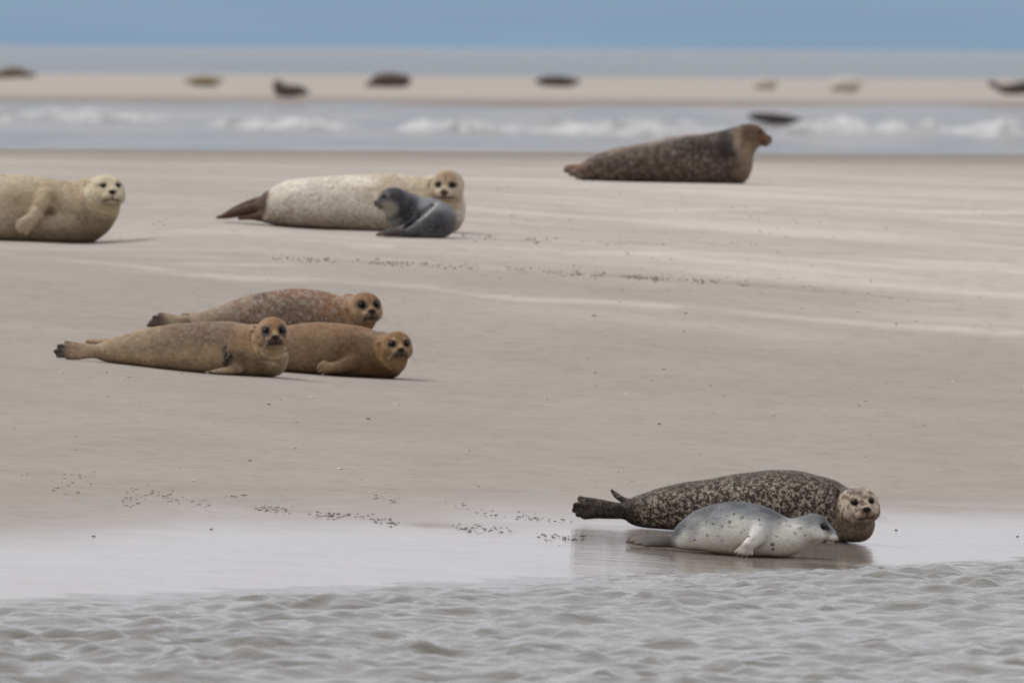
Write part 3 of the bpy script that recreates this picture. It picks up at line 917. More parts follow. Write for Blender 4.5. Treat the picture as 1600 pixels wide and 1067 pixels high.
def paint(c):
    c.fill((.60, .59, .55)); c.sp(np.ones(len(c.x)), .0)
    top = np.interp(c.x, [1056, 1090, 1140, 1182, 1210, 1245, 1280, 1310], [831, 802, 784, 788, 801, 803, 807, 829])
    bot = np.interp(c.x, [1056, 1140, 1220, 1280, 1310], [858, 862, 870, 850, 840])
    t = (c.y - top) / (bot - top) + (c.n1 - .5) * .35
    c.on(sstep(.50, .10, t), (.125, .135, .15), .9)
    c.on(sstep(.16, .0, t), (.05, .052, .058), .7)
    c.on(sstep(.6, .95, t), (.52, .47, .39), .7)
    c.on(sstep(1062, 1046, c.x), (.07, .06, .058), .9)
    c.on(sstep(1010, 985, c.x), (.20, .155, .13), .7)
    c.on(c.blob(1125, 812, 18, 12, .6), (.24, .25, .26), .7)
    c.on(c.blob(1150, 822, 22, 12, .6), (.68, .66, .60), .6)
    c.on(c.blob(1225, 830, 20, 14, .6), (.66, .64, .57), .6)
    c.on(c.blob(1082, 822, 10, 16, .6), (.27, .275, .28), .6)
    c.on(c.blob(1190, 825, 26, 14, .6), (.34, .34, .335), .5)
    for bx, by, br in ((1207, 850, 5), (1208, 858, 3.5), (1114, 818, 3), (1140, 815, 3.4), (1128, 822, 2.6), (1160, 808, 3), (1186, 812, 3), (1105, 836, 3), (1242, 832, 2.6),
                       (1250, 824, 2.2), (1258, 836, 2.6), (1235, 822, 2.4), (1170, 838, 2.5), (1147, 803, 3), (1213, 838, 2.4), (1085, 843, 2.2), (1268, 838, 2)):
        c.on(c.blob(bx, by, br * .8, br * .65, .5, rag=1.2), (.055, .055, .06), .8)
    rs = np.random.default_rng(8)
    for i in range(60):
        c.on(c.blob(1062 + 225 * rs.random(), 792 + 70 * rs.random(), 1.2 + 1.6 * rs.random(), 1.0 + 1.2 * rs.random(), .5, rag=1.0), (.07, .07, .075), .2 + .3 * rs.random())
    hm = c.head_mask(-.3, 1.6)
    c.on(hm * sstep(.55, .2, c.f) * sstep(.2, .6, c.u), (.22, .22, .225), .4)
    c.on(hm * c.blob(1298, 829, 9, 7, .5), (.15, .145, .15), .75)
    for q in (-1, 1): c.on(c.hblob(.5 * q, .3, .36, .32, .5), (.2, .2, .205), .45)
    c.on(c.blob(1163, 860, 15, 10, .5), (.27, .25, .225), .8)
    c.face((.02, .02, .02), 1.2)
fm = fur('coat_pup_grey', (.11, .11, .115), 40, .60, .64, ((.05, .05, .055), 44, .24, .15), fleck=.12, rough=.42, grain=.12, mott=.16)
cl = [((tx, ty, dy), (tx - 3.5, ty + 3, dy - .012), 1.4, claw_dark) for tx, ty, dy in ((1149, 862, -.20), (1152, 866, -.23), (1159, 868, -.25), (1167, 868, -.255))]
s.build(paint, fm, 'pale grey pup in profile lying against the dark speckled mother in the shallows', 'seal', 'seal pups', claws=cl)

# --- tan seal, nearest of the three in the middle of the beach
def midseal_common(s): pass
s = Seal(151.0, (290, 580), (70, 480), (470, 602), (-0.34, 0.34), VX)
s.trunk([(150, 541, 558, .02), (160, 535, 563, .01), (172, 530, 568), (203, 521, 575), (242, 511, 582), (292, 505, 587), (331, 502, 591), (370, 504, 594), (397, 511, 595), (415, 522, 594)], 1.14)
s.chain([(394, 552, 38, -.03), (408, 552, 34, -.08), (420, 553, 29, -.12)], 0.02)
s.chain([(404, 538, 32, -.03), (420, 530, 25, -.14)], 0.015)
s.digits((156, 549, 0), [(104, 536, .0), (92, 541, -.02), (87, 549, -.03), (91, 556, -.04), (106, 559, -.04)], 9, 3.8, 0.014)
s.chain([(170, 537, 8, .08), (150, 535, 5.0, .13), (136, 534, 4.0, .15)], 0.012)
s.head(426, 521, 26.8, (.12, -.985, .0), roll=-.05, dy=-.17, eye=(.46, .20), nose_u=-.20, eye_r=.145)
s.groove([(399, 512), (398, 522), (401, 536), (410, 549), (426, 556), (446, 550)], 0.016, 0.010)
s.groove([(394, 520), (393, 532), (400, 550), (414, 562), (434, 566)], 0.012, 0.012)
s.groove([(405, 528), (412, 541), (428, 547), (446, 540)], 0.010, 0.009)
s.chain([(374, 575, 8, -.18), (352, 579, 6.5, -.215), (338, 581, 4.5, -.23)], 0.02)
s.digits((348, 579, -.215), [(326, 580, -.22), (327, 583, -.235), (334, 585, -.24)], 4.5, 1.9, 0.006)
s.rest([(70, 562), (165, 567), (290, 581), (416, 589.5), (480, 592)])
s.lumps(0.004, 17, 3.0)
def paint(c):
    c.fill((.29, .22, .15)); c.sp(np.ones(len(c.x)), .4)
    c.on(sstep(.52, .68, c.n1), (.15, .105, .075), .5)
    c.on(c.blob(320, 518, 75, 20, .5), (.13, .088, .066), .85)
    c.on(c.blob(250, 555, 90, 10, .7), (.34, .265, .185), .6)
    c.on(c.blob(230, 535, 60, 14, .6), (.18, .14, .108), .5)
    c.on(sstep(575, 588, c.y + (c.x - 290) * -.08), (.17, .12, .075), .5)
    c.on(c.blob(385, 535, 26, 32, .5), (.25, .165, .10), .6)
    c.on(c.blob(372, 562, 22, 16, .5), (.10, .07, .05), .7)
    c.on(c.blob(409, 560, 12, 24, .6), (.11, .075, .05), .6)
    c.on(c.blob(432, 560, 14, 26, .5), (.26, .21, .15), .7)
    # old scar
    c.on(c.blob(357, 558, 7.5, 9, .3, rag=.7), (.022, .02, .026), .95); c.on(c.blob(351, 546, 3.2, 8, .3, .35), (.035, .03, .035), .8)
    c.on(c.blob(352, 569, 5, 4, .4), (.035, .03, .035), .7)
    c.on(sstep(163, 150, c.x), (.25, .185, .14), .5)
    c.on(sstep(120, 96, c.x + (c.n1 - .5) * 26) , (.035, .025, .024), .95)
    h = c.head_mask(-.35); c.sp(h, 0)
    c.on(h, (.275, .20, .135))
    c.on(c.hblob(0, .65, .55, .55, .5, -.2), (.20, .11, .06), .8)
    c.on(sstep(-.5, -.75, c.u) * h, (.32, .25, .17), .6)
    for q in (-1, 1):
        c.on(c.hblob(.48 * q, .16, .28, .34, .45), (.026, .021, .02), .95)
        c.on(c.hblob(.6 * q, -.1, .12, .25, .5), (.07, .055, .05), .6)
        c.on(c.hblob(.22 * q, .5, .10, .1, .5), (.12, .10, .10), .6)
    c.on(c.hblob(0, -.45, .48, .24, .35, .7), (.06, .047, .044), .9)
    c.on(c.hblob(0, 0.02, .12, .2, .5, .7), (.33, .25, .17), .5)
    c.on(c.blob(338, 580, 14, 5, .5), (.30, .25, .20), .6)
    c.face((.012, .01, .01), 1.25)
tan_m = fur('coat_tan', (.34, .28, .21), 85, .52, .62, ((.06, .04, .03), 30, .2, .6), fleck=.4)
cl = [((tx, ty, dy), (tx - 5, ty + 1.2, dy - .008), 1.2, claw_pale) for tx, ty, dy in ((326, 580, -.22), (327, 583, -.235), (334, 585, -.24))]
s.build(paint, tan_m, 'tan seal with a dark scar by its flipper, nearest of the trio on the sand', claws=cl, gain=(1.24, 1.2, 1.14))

# --- ginger seal to its right
s = Seal(152.4, (520, 585), (380, 490), (665, 606), (-0.34, 0.34), VX)
s.trunk([(385, 528, 572), (410, 518, 582), (451, 509, 588), (486, 504, 593), (517, 504, 596), (548, 508, 598), (575, 515, 598), (598, 526, 597)], 1.12)
s.chain([(584, 560, 34, -.03), (598, 560, 31, -.07), (611, 560, 26, -.11)], 0.02)
s.chain([(596, 546, 28, -.03), (614, 546, 23, -.12)], 0.015)
s.head(620, 541, 24.6, (.19, -.98, .0), roll=-.03, dy=-.15, eye=(.47, .19), nose_u=-.20, eye_r=.145)
s.groove([(593, 538), (595, 552), (604, 566), (612, 574)], 0.012, 0.010)
s.chain([(548, 566, 13, -.19), (530, 572, 10, -.225), (518, 574, 8, -.24)], 0.025)
s.digits((518, 574, -.245), [(505, 564.5, -.24), (500, 568.5, -.25), (498, 574, -.255), (500.5, 579, -.255), (506, 583, -.25)], 6, 2.9, 0.004)
s.rest([(370, 576), (436, 581), (520, 587), (610, 592.5), (670, 594)])
s.lumps(0.0035, 18, 4.2)
def paint(c):
    c.fill((.20, .138, .090)); c.sp(np.ones(len(c.x)), .2)
    c.on(sstep(.52, .66, c.n1), (.115, .068, .042), .55)
    c.on(c.blob(510, 512, 70, 12, .6), (.205, .115, .06), .6)
    c.on(c.blob(480, 545, 40, 28, .7), (.20, .14, .085), .6)
    c.on(c.blob(590, 570, 26, 22, .6), (.11, .062, .032), .8)
    c.on(c.blob(545, 552, 22, 26, .6), (.12, .066, .035), .7)
    c.on(c.blob(470, 560, 40, 20, .7), (.24, .17, .11), .6)
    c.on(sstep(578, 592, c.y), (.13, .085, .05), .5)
    c.on(c.blob(630, 570, 12, 14, .5), (.31, .25, .17), .6)
    h = c.head_mask(-.4); c.sp(h, 0)
    c.on(h, (.25, .165, .09))
    c.on(c.hblob(0, .6, .8, .5, .5, -.3), (.20, .115, .06), .8)
    for q in (-1, 1):
        c.on(c.hblob(.47 * q, .19, .26, .24, .45), (.018, .015, .014), .95)
        c.on(c.hblob(.34 * q, .52, .13, .08, .5), (.38, .30, .22), .5)
    c.on(c.hblob(0, .0, .1, .35, .5, .7), (.33, .23, .14), .6)
    c.on(c.hblob(0, -.46, .44, .25, .35, .7), (.085, .075, .072), .85)
    c.on(sstep(-.6, -.85, c.u) * h, (.27, .18, .10), .6)
    c.on(c.blob(506, 573, 12, 13, .5), (.23, .165, .10), .7)
    c.face((.01, .009, .009), 1.25)
ginger_m = fur('coat_ginger', (.30, .21, .125), 85, .52, .64, ((.07, .035, .02), 26, .2, .4), fleck=.4)
cl = [((tx, ty, dy), (tx - 3.6, ty + 1.5, dy - .004), 1.2, claw_pale) for tx, ty, dy in ((505, 564.5, -.24), (500, 568.5, -.25), (498, 574, -.255), (500.5, 579, -.255), (506, 583, -.25))]
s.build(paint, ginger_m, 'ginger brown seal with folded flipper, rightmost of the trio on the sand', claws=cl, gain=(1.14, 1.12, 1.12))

# --- mottled grey-brown seal behind those two
s = Seal(158.0, (420, 518), (215, 436), (615, 534), (-0.34, 0.34), VX)
s.trunk([(286, 497, 510, .02), (300, 493, 514, .02), (316, 488, 520), (347, 477, 526), (382, 465, 528), (420, 455, 530), (463, 451, 531), (498, 455, 531), (529, 464, 531), (550, 474, 530)], 1.12)
s.chain([(542, 498, 30, -.02), (558, 498, 26, -.07), (568, 499, 20, -.10)], 0.02)
s.chain([(546, 487, 28, -.02), (562, 486, 23, -.10)], 0.015)
s.digits((290, 503, 0), [(250, 492, .0), (241, 496, -.02), (236, 503, -.03), (231, 509, -.04), (240, 511, -.04)], 8.5, 3.6, 0.013)
s.chain([(312, 496, 7, .08), (298, 493, 4.5, .12), (286, 492, 3.5, .14)], 0.012)
s.head(571, 482, 26.4, (.27, -.96, .0), roll=-.03, dy=-.15, eye=(.44, .27), nose_u=-.14, eye_r=.145)
s.groove([(543, 486), (546, 495), (553, 506), (562, 514)], 0.012, 0.010)
s.rest([(215, 512), (320, 517), (450, 521), (575, 523), (620, 525)])
s.lumps(0.004, 16, 5.5)
def paint(c):
    c.fill((.205, .155, .118)); c.sp(np.ones(len(c.x)), .8)
    c.on(sstep(.50, .64, c.n1) * sstep(340, 400, c.x), (.085, .058, .045), .65)
    c.on(sstep(365, 300, c.x), (.27, .225, .175), .8); c.sp(sstep(345, 300, c.x), .1)
    c.on(c.blob(410, 462, 14, 6, .4, -.3), (.06, .05, .05), .7)
    c.on(c.blob(470, 480, 55, 30, .6), (.155, .115, .09), .6)
    c.on(c.blob(530, 480, 34, 30, .6), (.22, .125, .07), .85)
    c.on(c.blob(470, 458, 50, 8, .6), (.19, .105, .065), .6)
    c.on(c.blob(555, 474, 6, 10, .5), (.32, .27, .20), .7)
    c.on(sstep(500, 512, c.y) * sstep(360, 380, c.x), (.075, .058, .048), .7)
    c.on(sstep(270, 245, c.x + (c.n1 - .5) * 24), (.05, .032, .028), .95)
    h = c.head_mask(-.35); c.sp(h, 0)
    c.on(h, (.27, .195, .13))
    c.on(c.hblob(0, .65, .7, .5, .5, -.3), (.17, .095, .055), .85)
    for q in (-1, 1):
        c.on(c.hblob(.46 * q, .24, .30, .30, .45), (.02, .016, .015), .95)
        c.on(c.hblob(.2 * q, .56, .07, .2, .5), (.30, .2, .12), .5)
    c.on(c.hblob(0, -.45, .48, .27, .35, .6), (.095, .08, .072), .85)
    c.on(c.hblob(0, -.62, .2, .1, .4, .7), (.04, .03, .028), .6)
    c.face((.012, .01, .01), 1.25)
mott_m = fur('coat_mottled', (.33, .265, .21), 75, .51, .60, ((.05, .035, .03), 34, .25, .7), fleck=.55)
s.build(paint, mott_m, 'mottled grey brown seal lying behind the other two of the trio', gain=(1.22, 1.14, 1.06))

# --- cream mother further up the beach
s = Seal(178.0, (560, 358), (330, 252), (745, 372), (-0.36, 0.36), 0.0068)
s.trunk([(408, 318, 343), (418, 306, 349), (438, 291, 356), (468, 280, 361), (512, 276, 365), (567, 273, 369), (600, 271, 371), (636, 274, 372), (665, 279, 372), (688, 292, 370)], 1.12)
s.chain([(690, 325, 37, -.02), (697, 318, 30, -.05)], 0.03)
s.chain([(668, 302, 26, 0), (690, 296, 25, -.05), (699, 296, 24, -.06)], 0.03)
s.chain([(418, 325, 17, 0), (400, 325, 10, -.03), (372, 332, 7.5, -.05), (350, 338, 4.5, -.06), (339, 340, 2.2, -.06)], 0.02)
s.chain([(420, 318, 12, .05), (398, 318, 8.5, .06), (368, 328, 6, .08), (348, 337, 3, .09)], 0.015)
s.chain([(420, 338, 10, -.08), (398, 339, 5.5, -.11), (375, 341, 3.5, -.12)], 0.015)
s.head(699.5, 291, 26.4, (-.13, -.98, -.06), roll=.02, dy=-.15, eye=(.43, .15), nose_u=-.28, eye_r=.15, wide=.98)
s.groove([(673, 284), (672, 292), (675, 304), (682, 314)], 0.012, 0.010)
s.rest([(330, 345), (420, 351.5), (560, 360.5), (700, 364), (750, 365)])
s.lumps(0.004, 15, 6.1)
def paint(c):
    c.fill((.53, .485, .415)); c.sp(np.ones(len(c.x)), .5)
    c.on(c.blob(600, 285, 55, 22, .7), (.33, .245, .155), .6)
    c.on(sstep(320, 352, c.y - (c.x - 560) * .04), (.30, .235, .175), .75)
    c.on(c.blob(560, 283, 30, 9, .6), (.66, .62, .54), .7)
    c.on(c.blob(465, 292, 30, 10, .6), (.64, .60, .53), .7)
    c.on(c.blob(660, 292, 22, 18, .6), (.40, .31, .20), .6)
    tail = sstep(421, 410, c.x + (c.n1 - .5) * 10 + (c.y - 325) * .2)
    c.on(tail, (.085, .045, .034), .95); c.sp(tail, 0.0)
    c.on(sstep(352, 338, c.x), (.16, .10, .07), .6)
    h = c.head_mask(-.3); c.sp(h, 0)
    c.on(h, (.43, .36, .27))
    c.on(c.hblob(0, .55, .6, .4, .5, -.1), (.31, .21, .14), .65)
    c.on(c.hblob(0, .5, .07, .3, .5, .2), (.16, .12, .09), .5)
    for q in (-1, 1):
        c.on(c.hblob(.43 * q, .15, .28, .18, .4), (.07, .055, .045), .85)
        c.on(c.hblob(.3 * q, -.35, .2, .2, .5, .6), (.50, .45, .35), .6)
    c.on(c.hblob(0, -.35, .14, .25, .5, .8), (.20, .12, .08), .7)
    c.on(c.hblob(0, -.62, .35, .12, .5, .6), (.20, .125, .085), .7)
    c.face((.02, .018, .016), 1.1, nose_c=(.07, .045, .035))
cream_m = fur('coat_cream', (.62, .575, .50), 50, .48, .64, ((.10, .065, .04), 46, .30, .9), fleck=.45)
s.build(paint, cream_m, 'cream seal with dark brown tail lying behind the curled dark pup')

# --- curled dark pup in front of her
s = Seal(176.6, (650, 370), (570, 280), (725, 382), (-0.38, 0.28), 0.0052, 'seal_pup')
s.chain([(622, 318, 21, .0), (636, 325, 24, .03), (652, 336, 29, .05), (672, 341, 31, .03), (686, 344, 28, -.03), (684, 348, 25, -.11), (668, 354, 20, -.17), (650, 359, 13, -.20), (632, 361, 9, -.215)], 0.012, 1.0, 5)
s.chain([(618, 322, 20, 0), (622, 338, 19, .01), (630, 348, 20, .03)], 0.03)
s.digits((634, 361, -.215), [(600, 364, -.20), (593, 365, -.23), (590, 367, -.25), (600, 368.5, -.26)], 8.5, 3.0, 0.010)
s.digits((634, 360, -.17), [(606, 360, -.15), (598, 363, -.16)], 7, 2.8, 0.010)
s.chain([(650, 345, 9, -.10), (640, 353, 7, -.13), (628, 357, 5, -.15)], 0.01)
s.head(613, 311, 18.5, (-.95, -.27, -.10), dy=-.01, eye=(.50, .30), eye_r=0.17, nose_u=-.12, snout=1.05)
s.groove([(676, 322), (660, 336), (642, 350), (634, 356)], 0.028, 0.012)
s.rest([(565, 369), (590, 370), (705, 372.5), (730, 373)], 0.02)
def paint(c):
    c.fill((.085, .083, .09)); c.sp(np.ones(len(c.x)), .3)
    c.on(c.blob(690, 330, 26, 20, .7), (.17, .17, .18), .7)
    c.on(c.blob(662, 316, 24, 11, .6, .2), (.22, .225, .24), .75)
    c.on(c.blob(682, 345, 20, 16, .6), (.035, .034, .038), .75)
    c.on(c.blob(640, 325, 10, 20, .5, .35), (.028, .03, .033), .8)
    c.on(c.blob(668, 331, 4, 22, .4, .85), (.40, .42, .42), .8)
    c.on(sstep(362, 370, c.y) * sstep(650, 665, c.x), (.24, .23, .21), .6)
    c.on(c.blob(615, 350, 12, 16, .6), (.26, .235, .20), .7)
    c.on(sstep(640, 620, c.x) * sstep(352, 358, c.y), (.05, .038, .036), .9)
    c.on(c.blob(592, 366, 8, 4, .4), (.14, .08, .065), .8)
    h = sstep(2.0, 1.7, np.sqrt(c.r ** 2 + c.f ** 2 + c.u ** 2)) * sstep(640, 628, c.x); c.sp(h, .1)
    c.on(h, (.055, .05, .056))
    c.on(h * c.blob(606, 328, 15, 14, .5, rag=.3), (.30, .28, .23), .9)
    c.on(h * c.blob(604, 305, 5, 5, .5), (.20, .2, .23), .5)
    c.on(h * c.blob(587, 318, 8, 7, .5), (.065, .05, .055), .8)
    c.face((.02, .02, .02), 1.2)
duskpup_m = fur('coat_pup_dark', (.22, .22, .23), 60, .53, .64, fleck=.3, rough=.45, grain=.15, mott=.3)
s.build(paint, duskpup_m, 'curled dark grey pup looking left in front of the cream mother', 'seal', 'seal pups')

# --- big cream seal at the left
s = Seal(176.5, (60, 376), (-190, 260), (215, 392), (-0.42, 0.36), 0.0068)
s.trunk([(-172, 345, 372), (-150, 325, 378), (-110, 298, 384), (-60, 280, 387), (0, 272, 388), (30, 273, 389), (60, 277, 390), (90, 281, 390), (108, 283, 389), (122, 289, 387)], 1.1)
s.digits((-165, 360, 0), [(-184, 352, 0), (-186, 360, -.02), (-184, 366, -.03)], 11, 4, 0.015)
s.chain([(122, 336, 46, -.03), (138, 332, 43, -.07), (150, 322, 38, -.11)], 0.02)
s.chain([(128, 314, 34, -.02), (148, 306, 30, -.08), (162, 303, 26, -.14)], 0.015)
s.head(169, 300, 27.2, (.20, -.97, .10), roll=0, dy=-.17, eye=(.45, .30), nose_u=-.14, eye_r=.125)
s.groove([(141, 286), (139, 296), (142, 310), (154, 326), (172, 332)], 0.012, 0.011)
s.groove([(134, 290), (133, 302), (138, 318), (150, 332), (170, 340)], 0.014, 0.010)
s.groove([(153, 290), (152, 306), (160, 319), (174, 324)], 0.010, 0.010)
s.chain([(74, 310, 17, -.22), (66, 324, 14, -.285), (54, 340, 12, -.315), (45, 350, 11, -.32)], 0.02)
s.digits((47, 346, -.315), [(29, 346, -.31), (28.5, 352, -.322), (29, 357, -.33), (32, 362, -.33), (42, 364, -.325)], 10, 4.2, 0.012)
s.groove([(58, 322), (74, 342), (92, 330), (84, 312)], 0.012, 0.02)
s.groove([(112, 290), (124, 320), (136, 346)], 0.008, 0.014)
s.groove([(98, 292), (106, 318), (124, 346)], 0.007, 0.014)
s.rest([(-195, 372), (0, 376), (75, 378), (150, 380), (220, 381)])
s.lumps(0.004, 15, 7.7)
def paint(c):
    c.fill((.41, .345, .262)); c.sp(np.ones(len(c.x)), .2)
    c.on(c.blob(35, 285, 50, 14, .7), (.46, .39, .29), .6)
    c.on(c.blob(40, 310, 34, 20, .7), (.31, .24, .15), .6)
    c.on(c.blob(85, 305, 22, 30, .7), (.30, .235, .15), .6)
    c.on(c.blob(78, 330, 10, 7, .6), (.13, .09, .055), .8)
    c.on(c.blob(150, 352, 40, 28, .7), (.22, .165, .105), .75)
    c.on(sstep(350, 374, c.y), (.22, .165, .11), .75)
    c.on(c.blob(125, 300, 18, 22, .7), (.36, .27, .18), .6)
    c.on(c.blob(45, 346, 20, 20, .5, -.8), (.37, .30, .225), .7)
    h = c.head_mask(-.3); c.sp(h, 0)
    c.on(h, (.50, .445, .33))
    c.on(h * sstep(-.5, -.9, c.u), (.36, .29, .19), .7)
    for q in (-1, 1):
        c.on(c.hblob(.45 * q, .32, .22, .13, .4), (.05, .05, .045), .9)
        c.on(c.hblob(.30 * q, -.36, .24, .2, .5, .6), (.53, .47, .36), .6)
    c.face((.02, .02, .02), 1.1, mouth=.9)
creamb_m = fur('coat_cream_dusty', (.29, .215, .135), 40, .50, .66, ((.16, .11, .065), 30, .2, .5), fleck=.45)
cl = [((tx, ty, dy), (tx - 3.2, ty + 2.4, dy - .01), 1.5, claw_dark) for tx, ty, dy in ((29, 346, -.31), (28.5, 352, -.322), (29, 357, -.33), (32, 362, -.33))]
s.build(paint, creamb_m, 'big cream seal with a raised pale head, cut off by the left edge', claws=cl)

# --- dark mottled seal in profile at the back right
s = Seal(200.0, (1020, 284), (872, 182), (1222, 300), (-0.36, 0.36), 0.0072)
s.trunk([(905, 258, 280), (918, 252, 285), (938, 240, 288), (967, 231, 290), (1002, 225, 292), (1038, 218, 295), (1074, 211, 298), (1109, 208, 299), (1126, 208, 298), (1136, 216, 296)], 1.1)
s.chain([(1122, 252, 42, 0), (1134, 247, 37, -.01), (1148, 236, 29, -.01), (1162, 224, 22, 0)], 0.03)
s.chain([(1136, 230, 27, 0), (1156, 220, 23, 0), (1170, 215, 18.5, 0)], 0.03)
s.head(1174, 213, 19.5, (.965, -.25, -.02), dy=0, eye=(.5, .32), nose_u=-.06, eye_r=.15, snout=1.12)
s.digits((912, 268, 0), [(886, 262, .0), (884, 266, -.02), (892, 272, -.04), (902, 279, -.05)], 9, 3.4, 0.014)
s.digits((914, 264, .06), [(890, 260, .1), (886, 263, .12)], 7, 3, 0.012)
s.rest([(870, 281.5), (1000, 284.5), (1050, 287.5), (1150, 288), (1230, 288)])
s.lumps(0.005, 15, 9.0)
def paint(c):
    c.fill((.072, .055, .046)); c.sp(np.ones(len(c.x)), .8)
    c.on(c.blob(1095, 225, 45, 20, .7), (.022, .017, .016), .75); c.sp(c.blob(1095, 225, 40, 16, .7), .35)
    c.on(c.blob(1135, 225, 16, 24, .5), (.018, .014, .013), .8); c.sp(c.blob(1135, 225, 16, 24, .5), .1)
    c.on(sstep(930, 905, c.x), (.12, .085, .07), .7)
    c.on(sstep(268, 258, c.y) * sstep(925, 900, c.x), (.19, .10, .055), .8)
    chest = sstep(1136, 1164, c.x + (c.n1 - .5) * 44 - (c.y - 240) * .05)
    c.on(chest, (.20, .165, .125), .85); c.sp(chest, .15)
    c.on(c.blob(1152, 222, 6, 10, .8), (.30, .27, .23), .55)
    c.on(sstep(.5, .0, (c.y - np.interp(c.x, [938, 1002, 1074, 1109], [240, 225, 210, 208])) / 16 + (c.n1 - .5)) * sstep(1110, 1080, c.x), (.24, .21, .19), .7)
    c.on(c.blob(1168, 238, 8, 12, .7), (.23, .19, .12), .5)
    h = sstep(2.0, 1.75, np.sqrt(c.r ** 2 + c.f ** 2 + c.u ** 2)) * sstep(1155, 1163, c.x)
    c.sp(h, .1)
    c.on(h * sstep(226, 216, c.y), (.105, .065, .04), .85)
    c.on(h * c.blob(1190, 218, 8, 7, .5), (.12, .06, .03), .8)
    c.on(c.blob(1164, 200, 14, 9, .6), (.05, .035, .028), .6)
    c.face((.02, .018, .015), 1.15)
back_m = fur('coat_dark_mottled', (.25, .21, .18), 66, .48, .66, fleck=.45)
s.build(paint, back_m, 'dark mottled seal in profile with raised head at the back right', gain=(1.2, 1.08, 1.0))

# --- seals on the far sandbank and in the surf
far_m = {}
def far_seal(stations, head, colr, label, belly=None, group='seals on the far sandbank', in_water=False):
    xs = [q[0] for q in stations] + ([head[0]] if head else [])
    by = max(q[1] + q[2] for q in stations)
    mid = 0.5 * (min(xs) + max(xs))
    if in_water:
        v = P(mid, by, 1.0) - EYEP; d = -EYE / v[2]
    else:
        d = ground_hit(mid, by, 1060.0)[1]
    s = Seal(d, (mid, by), (min(xs) - 16, min(q[1] - q[2] for q in stations) - 14), (max(xs) + 16, by + 4), (-0.5, 0.5), 0.024, 'distant_seal')
    s.chain(stations, 0.05, 1.15)
    if head:
        hx, hy, hr, fx = head
        s.chain([(stations[-1][0], stations[-1][1], stations[-1][2] * .7), (hx, hy, hr * .9)], 0.05)
        s.chain([(hx, hy, hr, -.05), (hx + fx, hy + hr * .25, hr * .55, -.1)], 0.05, 1.0, 1)
    s.chain([(stations[len(stations) // 2][0], by - 2.0, 2.2, -.3), (stations[len(stations) // 2][0] - 5, by - 1.0, 1.6, -.4)], 0.05, 1.0, 1)
    V, Fc = s.f.surface()
    key = colr
    if key not in far_m:
        far_m[key] = simple_mat('coat_far', colr, 0.65, 0.3, 0.45, 9)
    o = mesh_obj(s.name, V, Fc, far_m[key])
    o.location = s.o
    tag(o, label, 'seal', group)

far_seal([(-12, 121, 2), (0, 116, 6), (15, 113, 8), (32, 114, 7.5), (44, 117, 4.5)], (52, 117, 4, 3), (.20, .15, .105), 'brown seal on the far sandbank at the left edge')
far_seal([(288, 128, 1.8), (296, 127, 4), (308, 127, 7), (324, 127, 8), (335, 129, 6)], (343, 125, 4, 3), (.32, .25, .14), 'yellowish pale seal lying on the far sandbank, second from left')
far_seal([(482, 146, 2), (474, 143, 6), (462, 142, 9), (448, 142, 10), (438, 140, 11)], (434, 134, 9, -3), (.12, .085, .068), 'dark brown seal with raised head, nearest on the far sandbank')
far_seal([(572, 135, 2), (580, 131, 5), (592, 126, 10), (608, 125, 11.5), (624, 126, 10.5), (632, 127, 9)], (636, 125, 6.5, 3), (.13, .085, .068), 'reddish brown plump seal left of centre on the far sandbank')
far_seal([(840, 128, 4), (850, 127, 7), (868, 127, 8.5), (886, 128, 7.5), (896, 129, 5)], (902, 127, 4, 3), (.10, .082, .073), 'dark seal lying flat right of centre on the far sandbank')
far_seal([(1180, 137, 2.5), (1187, 133, 6.5), (1197, 132, 8), (1205, 134, 6)], (1210, 129, 5, 2), (.56, .50, .41), 'small pale seal, left one of the two cream seals on the far sandbank')
far_seal([(1300, 138, 4), (1308, 134, 9), (1322, 132, 12), (1334, 134, 10)], (1340, 128, 7, 3), (.66, .61, .52), 'larger cream seal, right one of the two on the far sandbank')
far_seal([(1640, 138, 5), (1620, 136, 10), (1598, 137, 10), (1576, 140, 8), (1562, 138, 5.5)], (1550, 131, 5, -4), (.09, .076, .07), 'dark seal with raised pale head on the far sandbank at the right edge')
far_seal([(1172, 182, 4), (1184, 183, 7), (1205, 185, 8), (1228, 187, 7), (1242, 188, 5)], (1250, 188, 4, 3), (.07, .058, .055), 'dark seal lying in the surf behind the profile seal', group='seals in the surf', in_water=True)

# ------------------------------------------------------------------ small things on the sand
def lump_cloud(name, spots, mat, label, squash=0.6, sub=(7, 5), cat=None):
    sv, sf = sphere_mesh(*sub)
    vs, fs, nb = [], [], 0
    rr = np.random.default_rng(abs(hash(label)) % 1000 if False else len(label))
    for (x, y, z, r) in spots:
        v = sv * (1 + 0.35 * (rr.random((len(sv), 1)) - .5))
        v = v * np.array([r * (0.8 + .8 * rr.random()), r * (0.8 + .5 * rr.random()), r * squash])
        vs.append(v + np.array([x, y, z + r * squash * 0.35])); fs.append(sf + nb); nb += len(sv)
    o = mesh_obj(name, np.concatenate(vs), np.concatenate(fs), mat)
    return tag(o, label, cat, kind='stuff')

def settle(spots):
    h = beach_hits([q[0] for q in spots], [q[1] for q in spots])
    return [(a[0], a[1], a[2], q[2]) for a, q in zip(h, spots)]

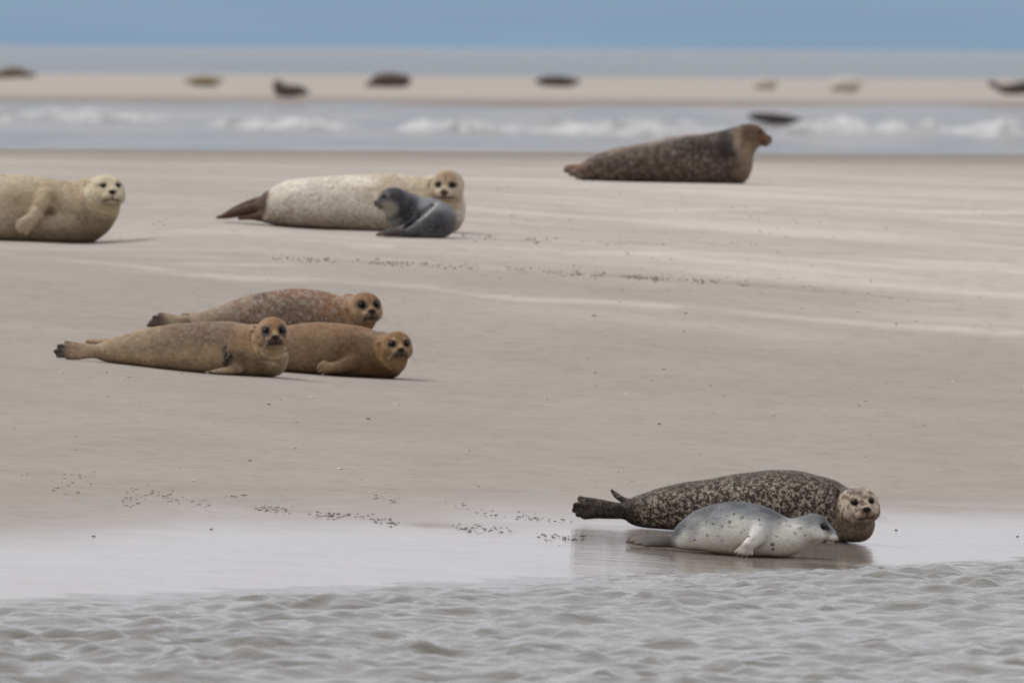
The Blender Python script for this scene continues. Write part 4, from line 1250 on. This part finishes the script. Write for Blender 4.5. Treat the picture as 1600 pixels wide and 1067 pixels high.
def along(line, n, spread, rlo, rhi, seed):
    rr = np.random.default_rng(seed)
    line = np.array(line, float); out = []
    for _try in range(n * 2):
        if len(out) >= n: break
        t = rr.random() * (len(line) - 1); i = int(t)
        q = line[i] + (line[i + 1] - line[i]) * (t - i)
        if vnoise(np.array([q[0] / 26.0]), np.array([seed * 1.0]), seed=seed)[0] < 0.2 + .4 * rr.random(): continue
        px, py = q[0] + rr.normal() * 6, q[1] + rr.normal() * spread
        out.append((px, py, rlo + (rhi - rlo) * rr.random() ** 2))
    return settle(out)

wet_clod = simple_mat('wet_sand_clod', (.17, .145, .12), .8, .3, .4, 40)
dry_clod = simple_mat('sand_clod', (.25, .185, .135), .9, .2, .4, 40)
spots = []
spots += along([(430, 404), (600, 411), (760, 419), (900, 429), (1010, 434), (1165, 444)], 520, 2.2, .003, .011, 3)
spots += along([(640, 364), (800, 374), (960, 380), (1200, 382)], 90, 2.0, .004, .011, 4)
spots += along([(420, 300), (900, 330), (1560, 340)], 110, 26, .003, .009, 14)
spots += along([(700, 400), (1100, 420), (1560, 470)], 90, 26, .003, .008, 15)
spots += along([(1190, 440), (1330, 458), (1440, 470)], 30, 1.5, .004, .010, 5)
lump_cloud('sand_clods', spots, dry_clod, 'brown crumbs of sand and worm casts in a line up the beach', .38)
spots = []
for ln, n, sp_ in (([(40, 752), (130, 753), (215, 782)], 40, 5), ([(60, 768), (120, 772)], 26, 2), ([(150, 780), (230, 776)], 14, 3), ([(210, 768), (265, 772)], 16, 2),
                   ([(260, 780), (330, 790)], 26, 2.5), ([(330, 772), (390, 776)], 24, 3), ([(390, 792), (440, 796), (520, 806)], 46, 2.5), ([(480, 804), (540, 808)], 30, 2),
                   ([(555, 806), (620, 818)], 40, 2), ([(590, 776), (625, 782)], 14, 2), ([(690, 786), (730, 794)], 14, 2), ([(700, 822), (790, 830)], 46, 2),
                   ([(820, 810), (890, 816)], 24, 2), ([(840, 836), (905, 842)], 30, 2), ([(740, 804), (860, 808)], 16, 3)):
    spots += along(ln, int(n * 1.7), sp_ * 1.5, .002, .009, int(ln[0][0]))
lump_cloud('wet_sand_clods', spots, wet_clod, 'dark wet sand crumbs strewn along the tide line', .36)
shell_m = simple_mat('shell', (.62, .58, .5), .4, .5, .3, 80)
peb_m = simple_mat('pebble', (.06, .05, .045), .6, .4, .3, 80)
rr = np.random.default_rng(50)
def scatter(n, ylo, yhi, rlo, rhi, pts=()):
    out = []
    for i in range(n):
        out.append((-40 + 1680 * rr.random(), ylo + (yhi - ylo) * rr.random(), rlo + (rhi - rlo) * rr.random() ** 3))
    return settle(out + list(pts))
lump_cloud('shell_fragments', scatter(240, 380, 770, .002, .008, [(488, 622, .012), (194, 591, .008), (95, 583, .009), (1005, 489, .01), (1018, 594, .011), (994, 599, .01), (980, 616, .01), (1207, 648, .01), (1490, 597, .01), (302, 752, .012), (531, 733, .012), (727, 371, .012), (620, 632, .01), (955, 366, .008), (1075, 702, .009)]),
           shell_m, 'tiny white shell fragments scattered over the beach', .5)
lump_cloud('pebbles', scatter(300, 300, 790, .002, .006, [(928, 494, 0.0112), (1071, 490, 0.0087), (930, 583, 0.0081), (1037, 577, 0.0081), (1110, 603, 0.0074), (1352, 627, 0.0062), (1342, 634, 0.0068), (1130, 619, 0.0056), (1400, 507, 0.0087), (1069, 518, 0.0074), (1360, 439, 0.0074), (420, 632, 0.0087), (575, 655, 0.0099), (1030, 663, 0.0093), (146, 838, 0.0074), (330, 827, 0.0074), (518, 806, 0.0099), (910, 838, 0.0087), (1590, 838, 0.0062), (1400, 828, 0.0062), (201, 590, 0.0062), (390, 720, 0.0074)]),
           peb_m, 'small dark pebbles and weed scraps scattered over the beach', .5)
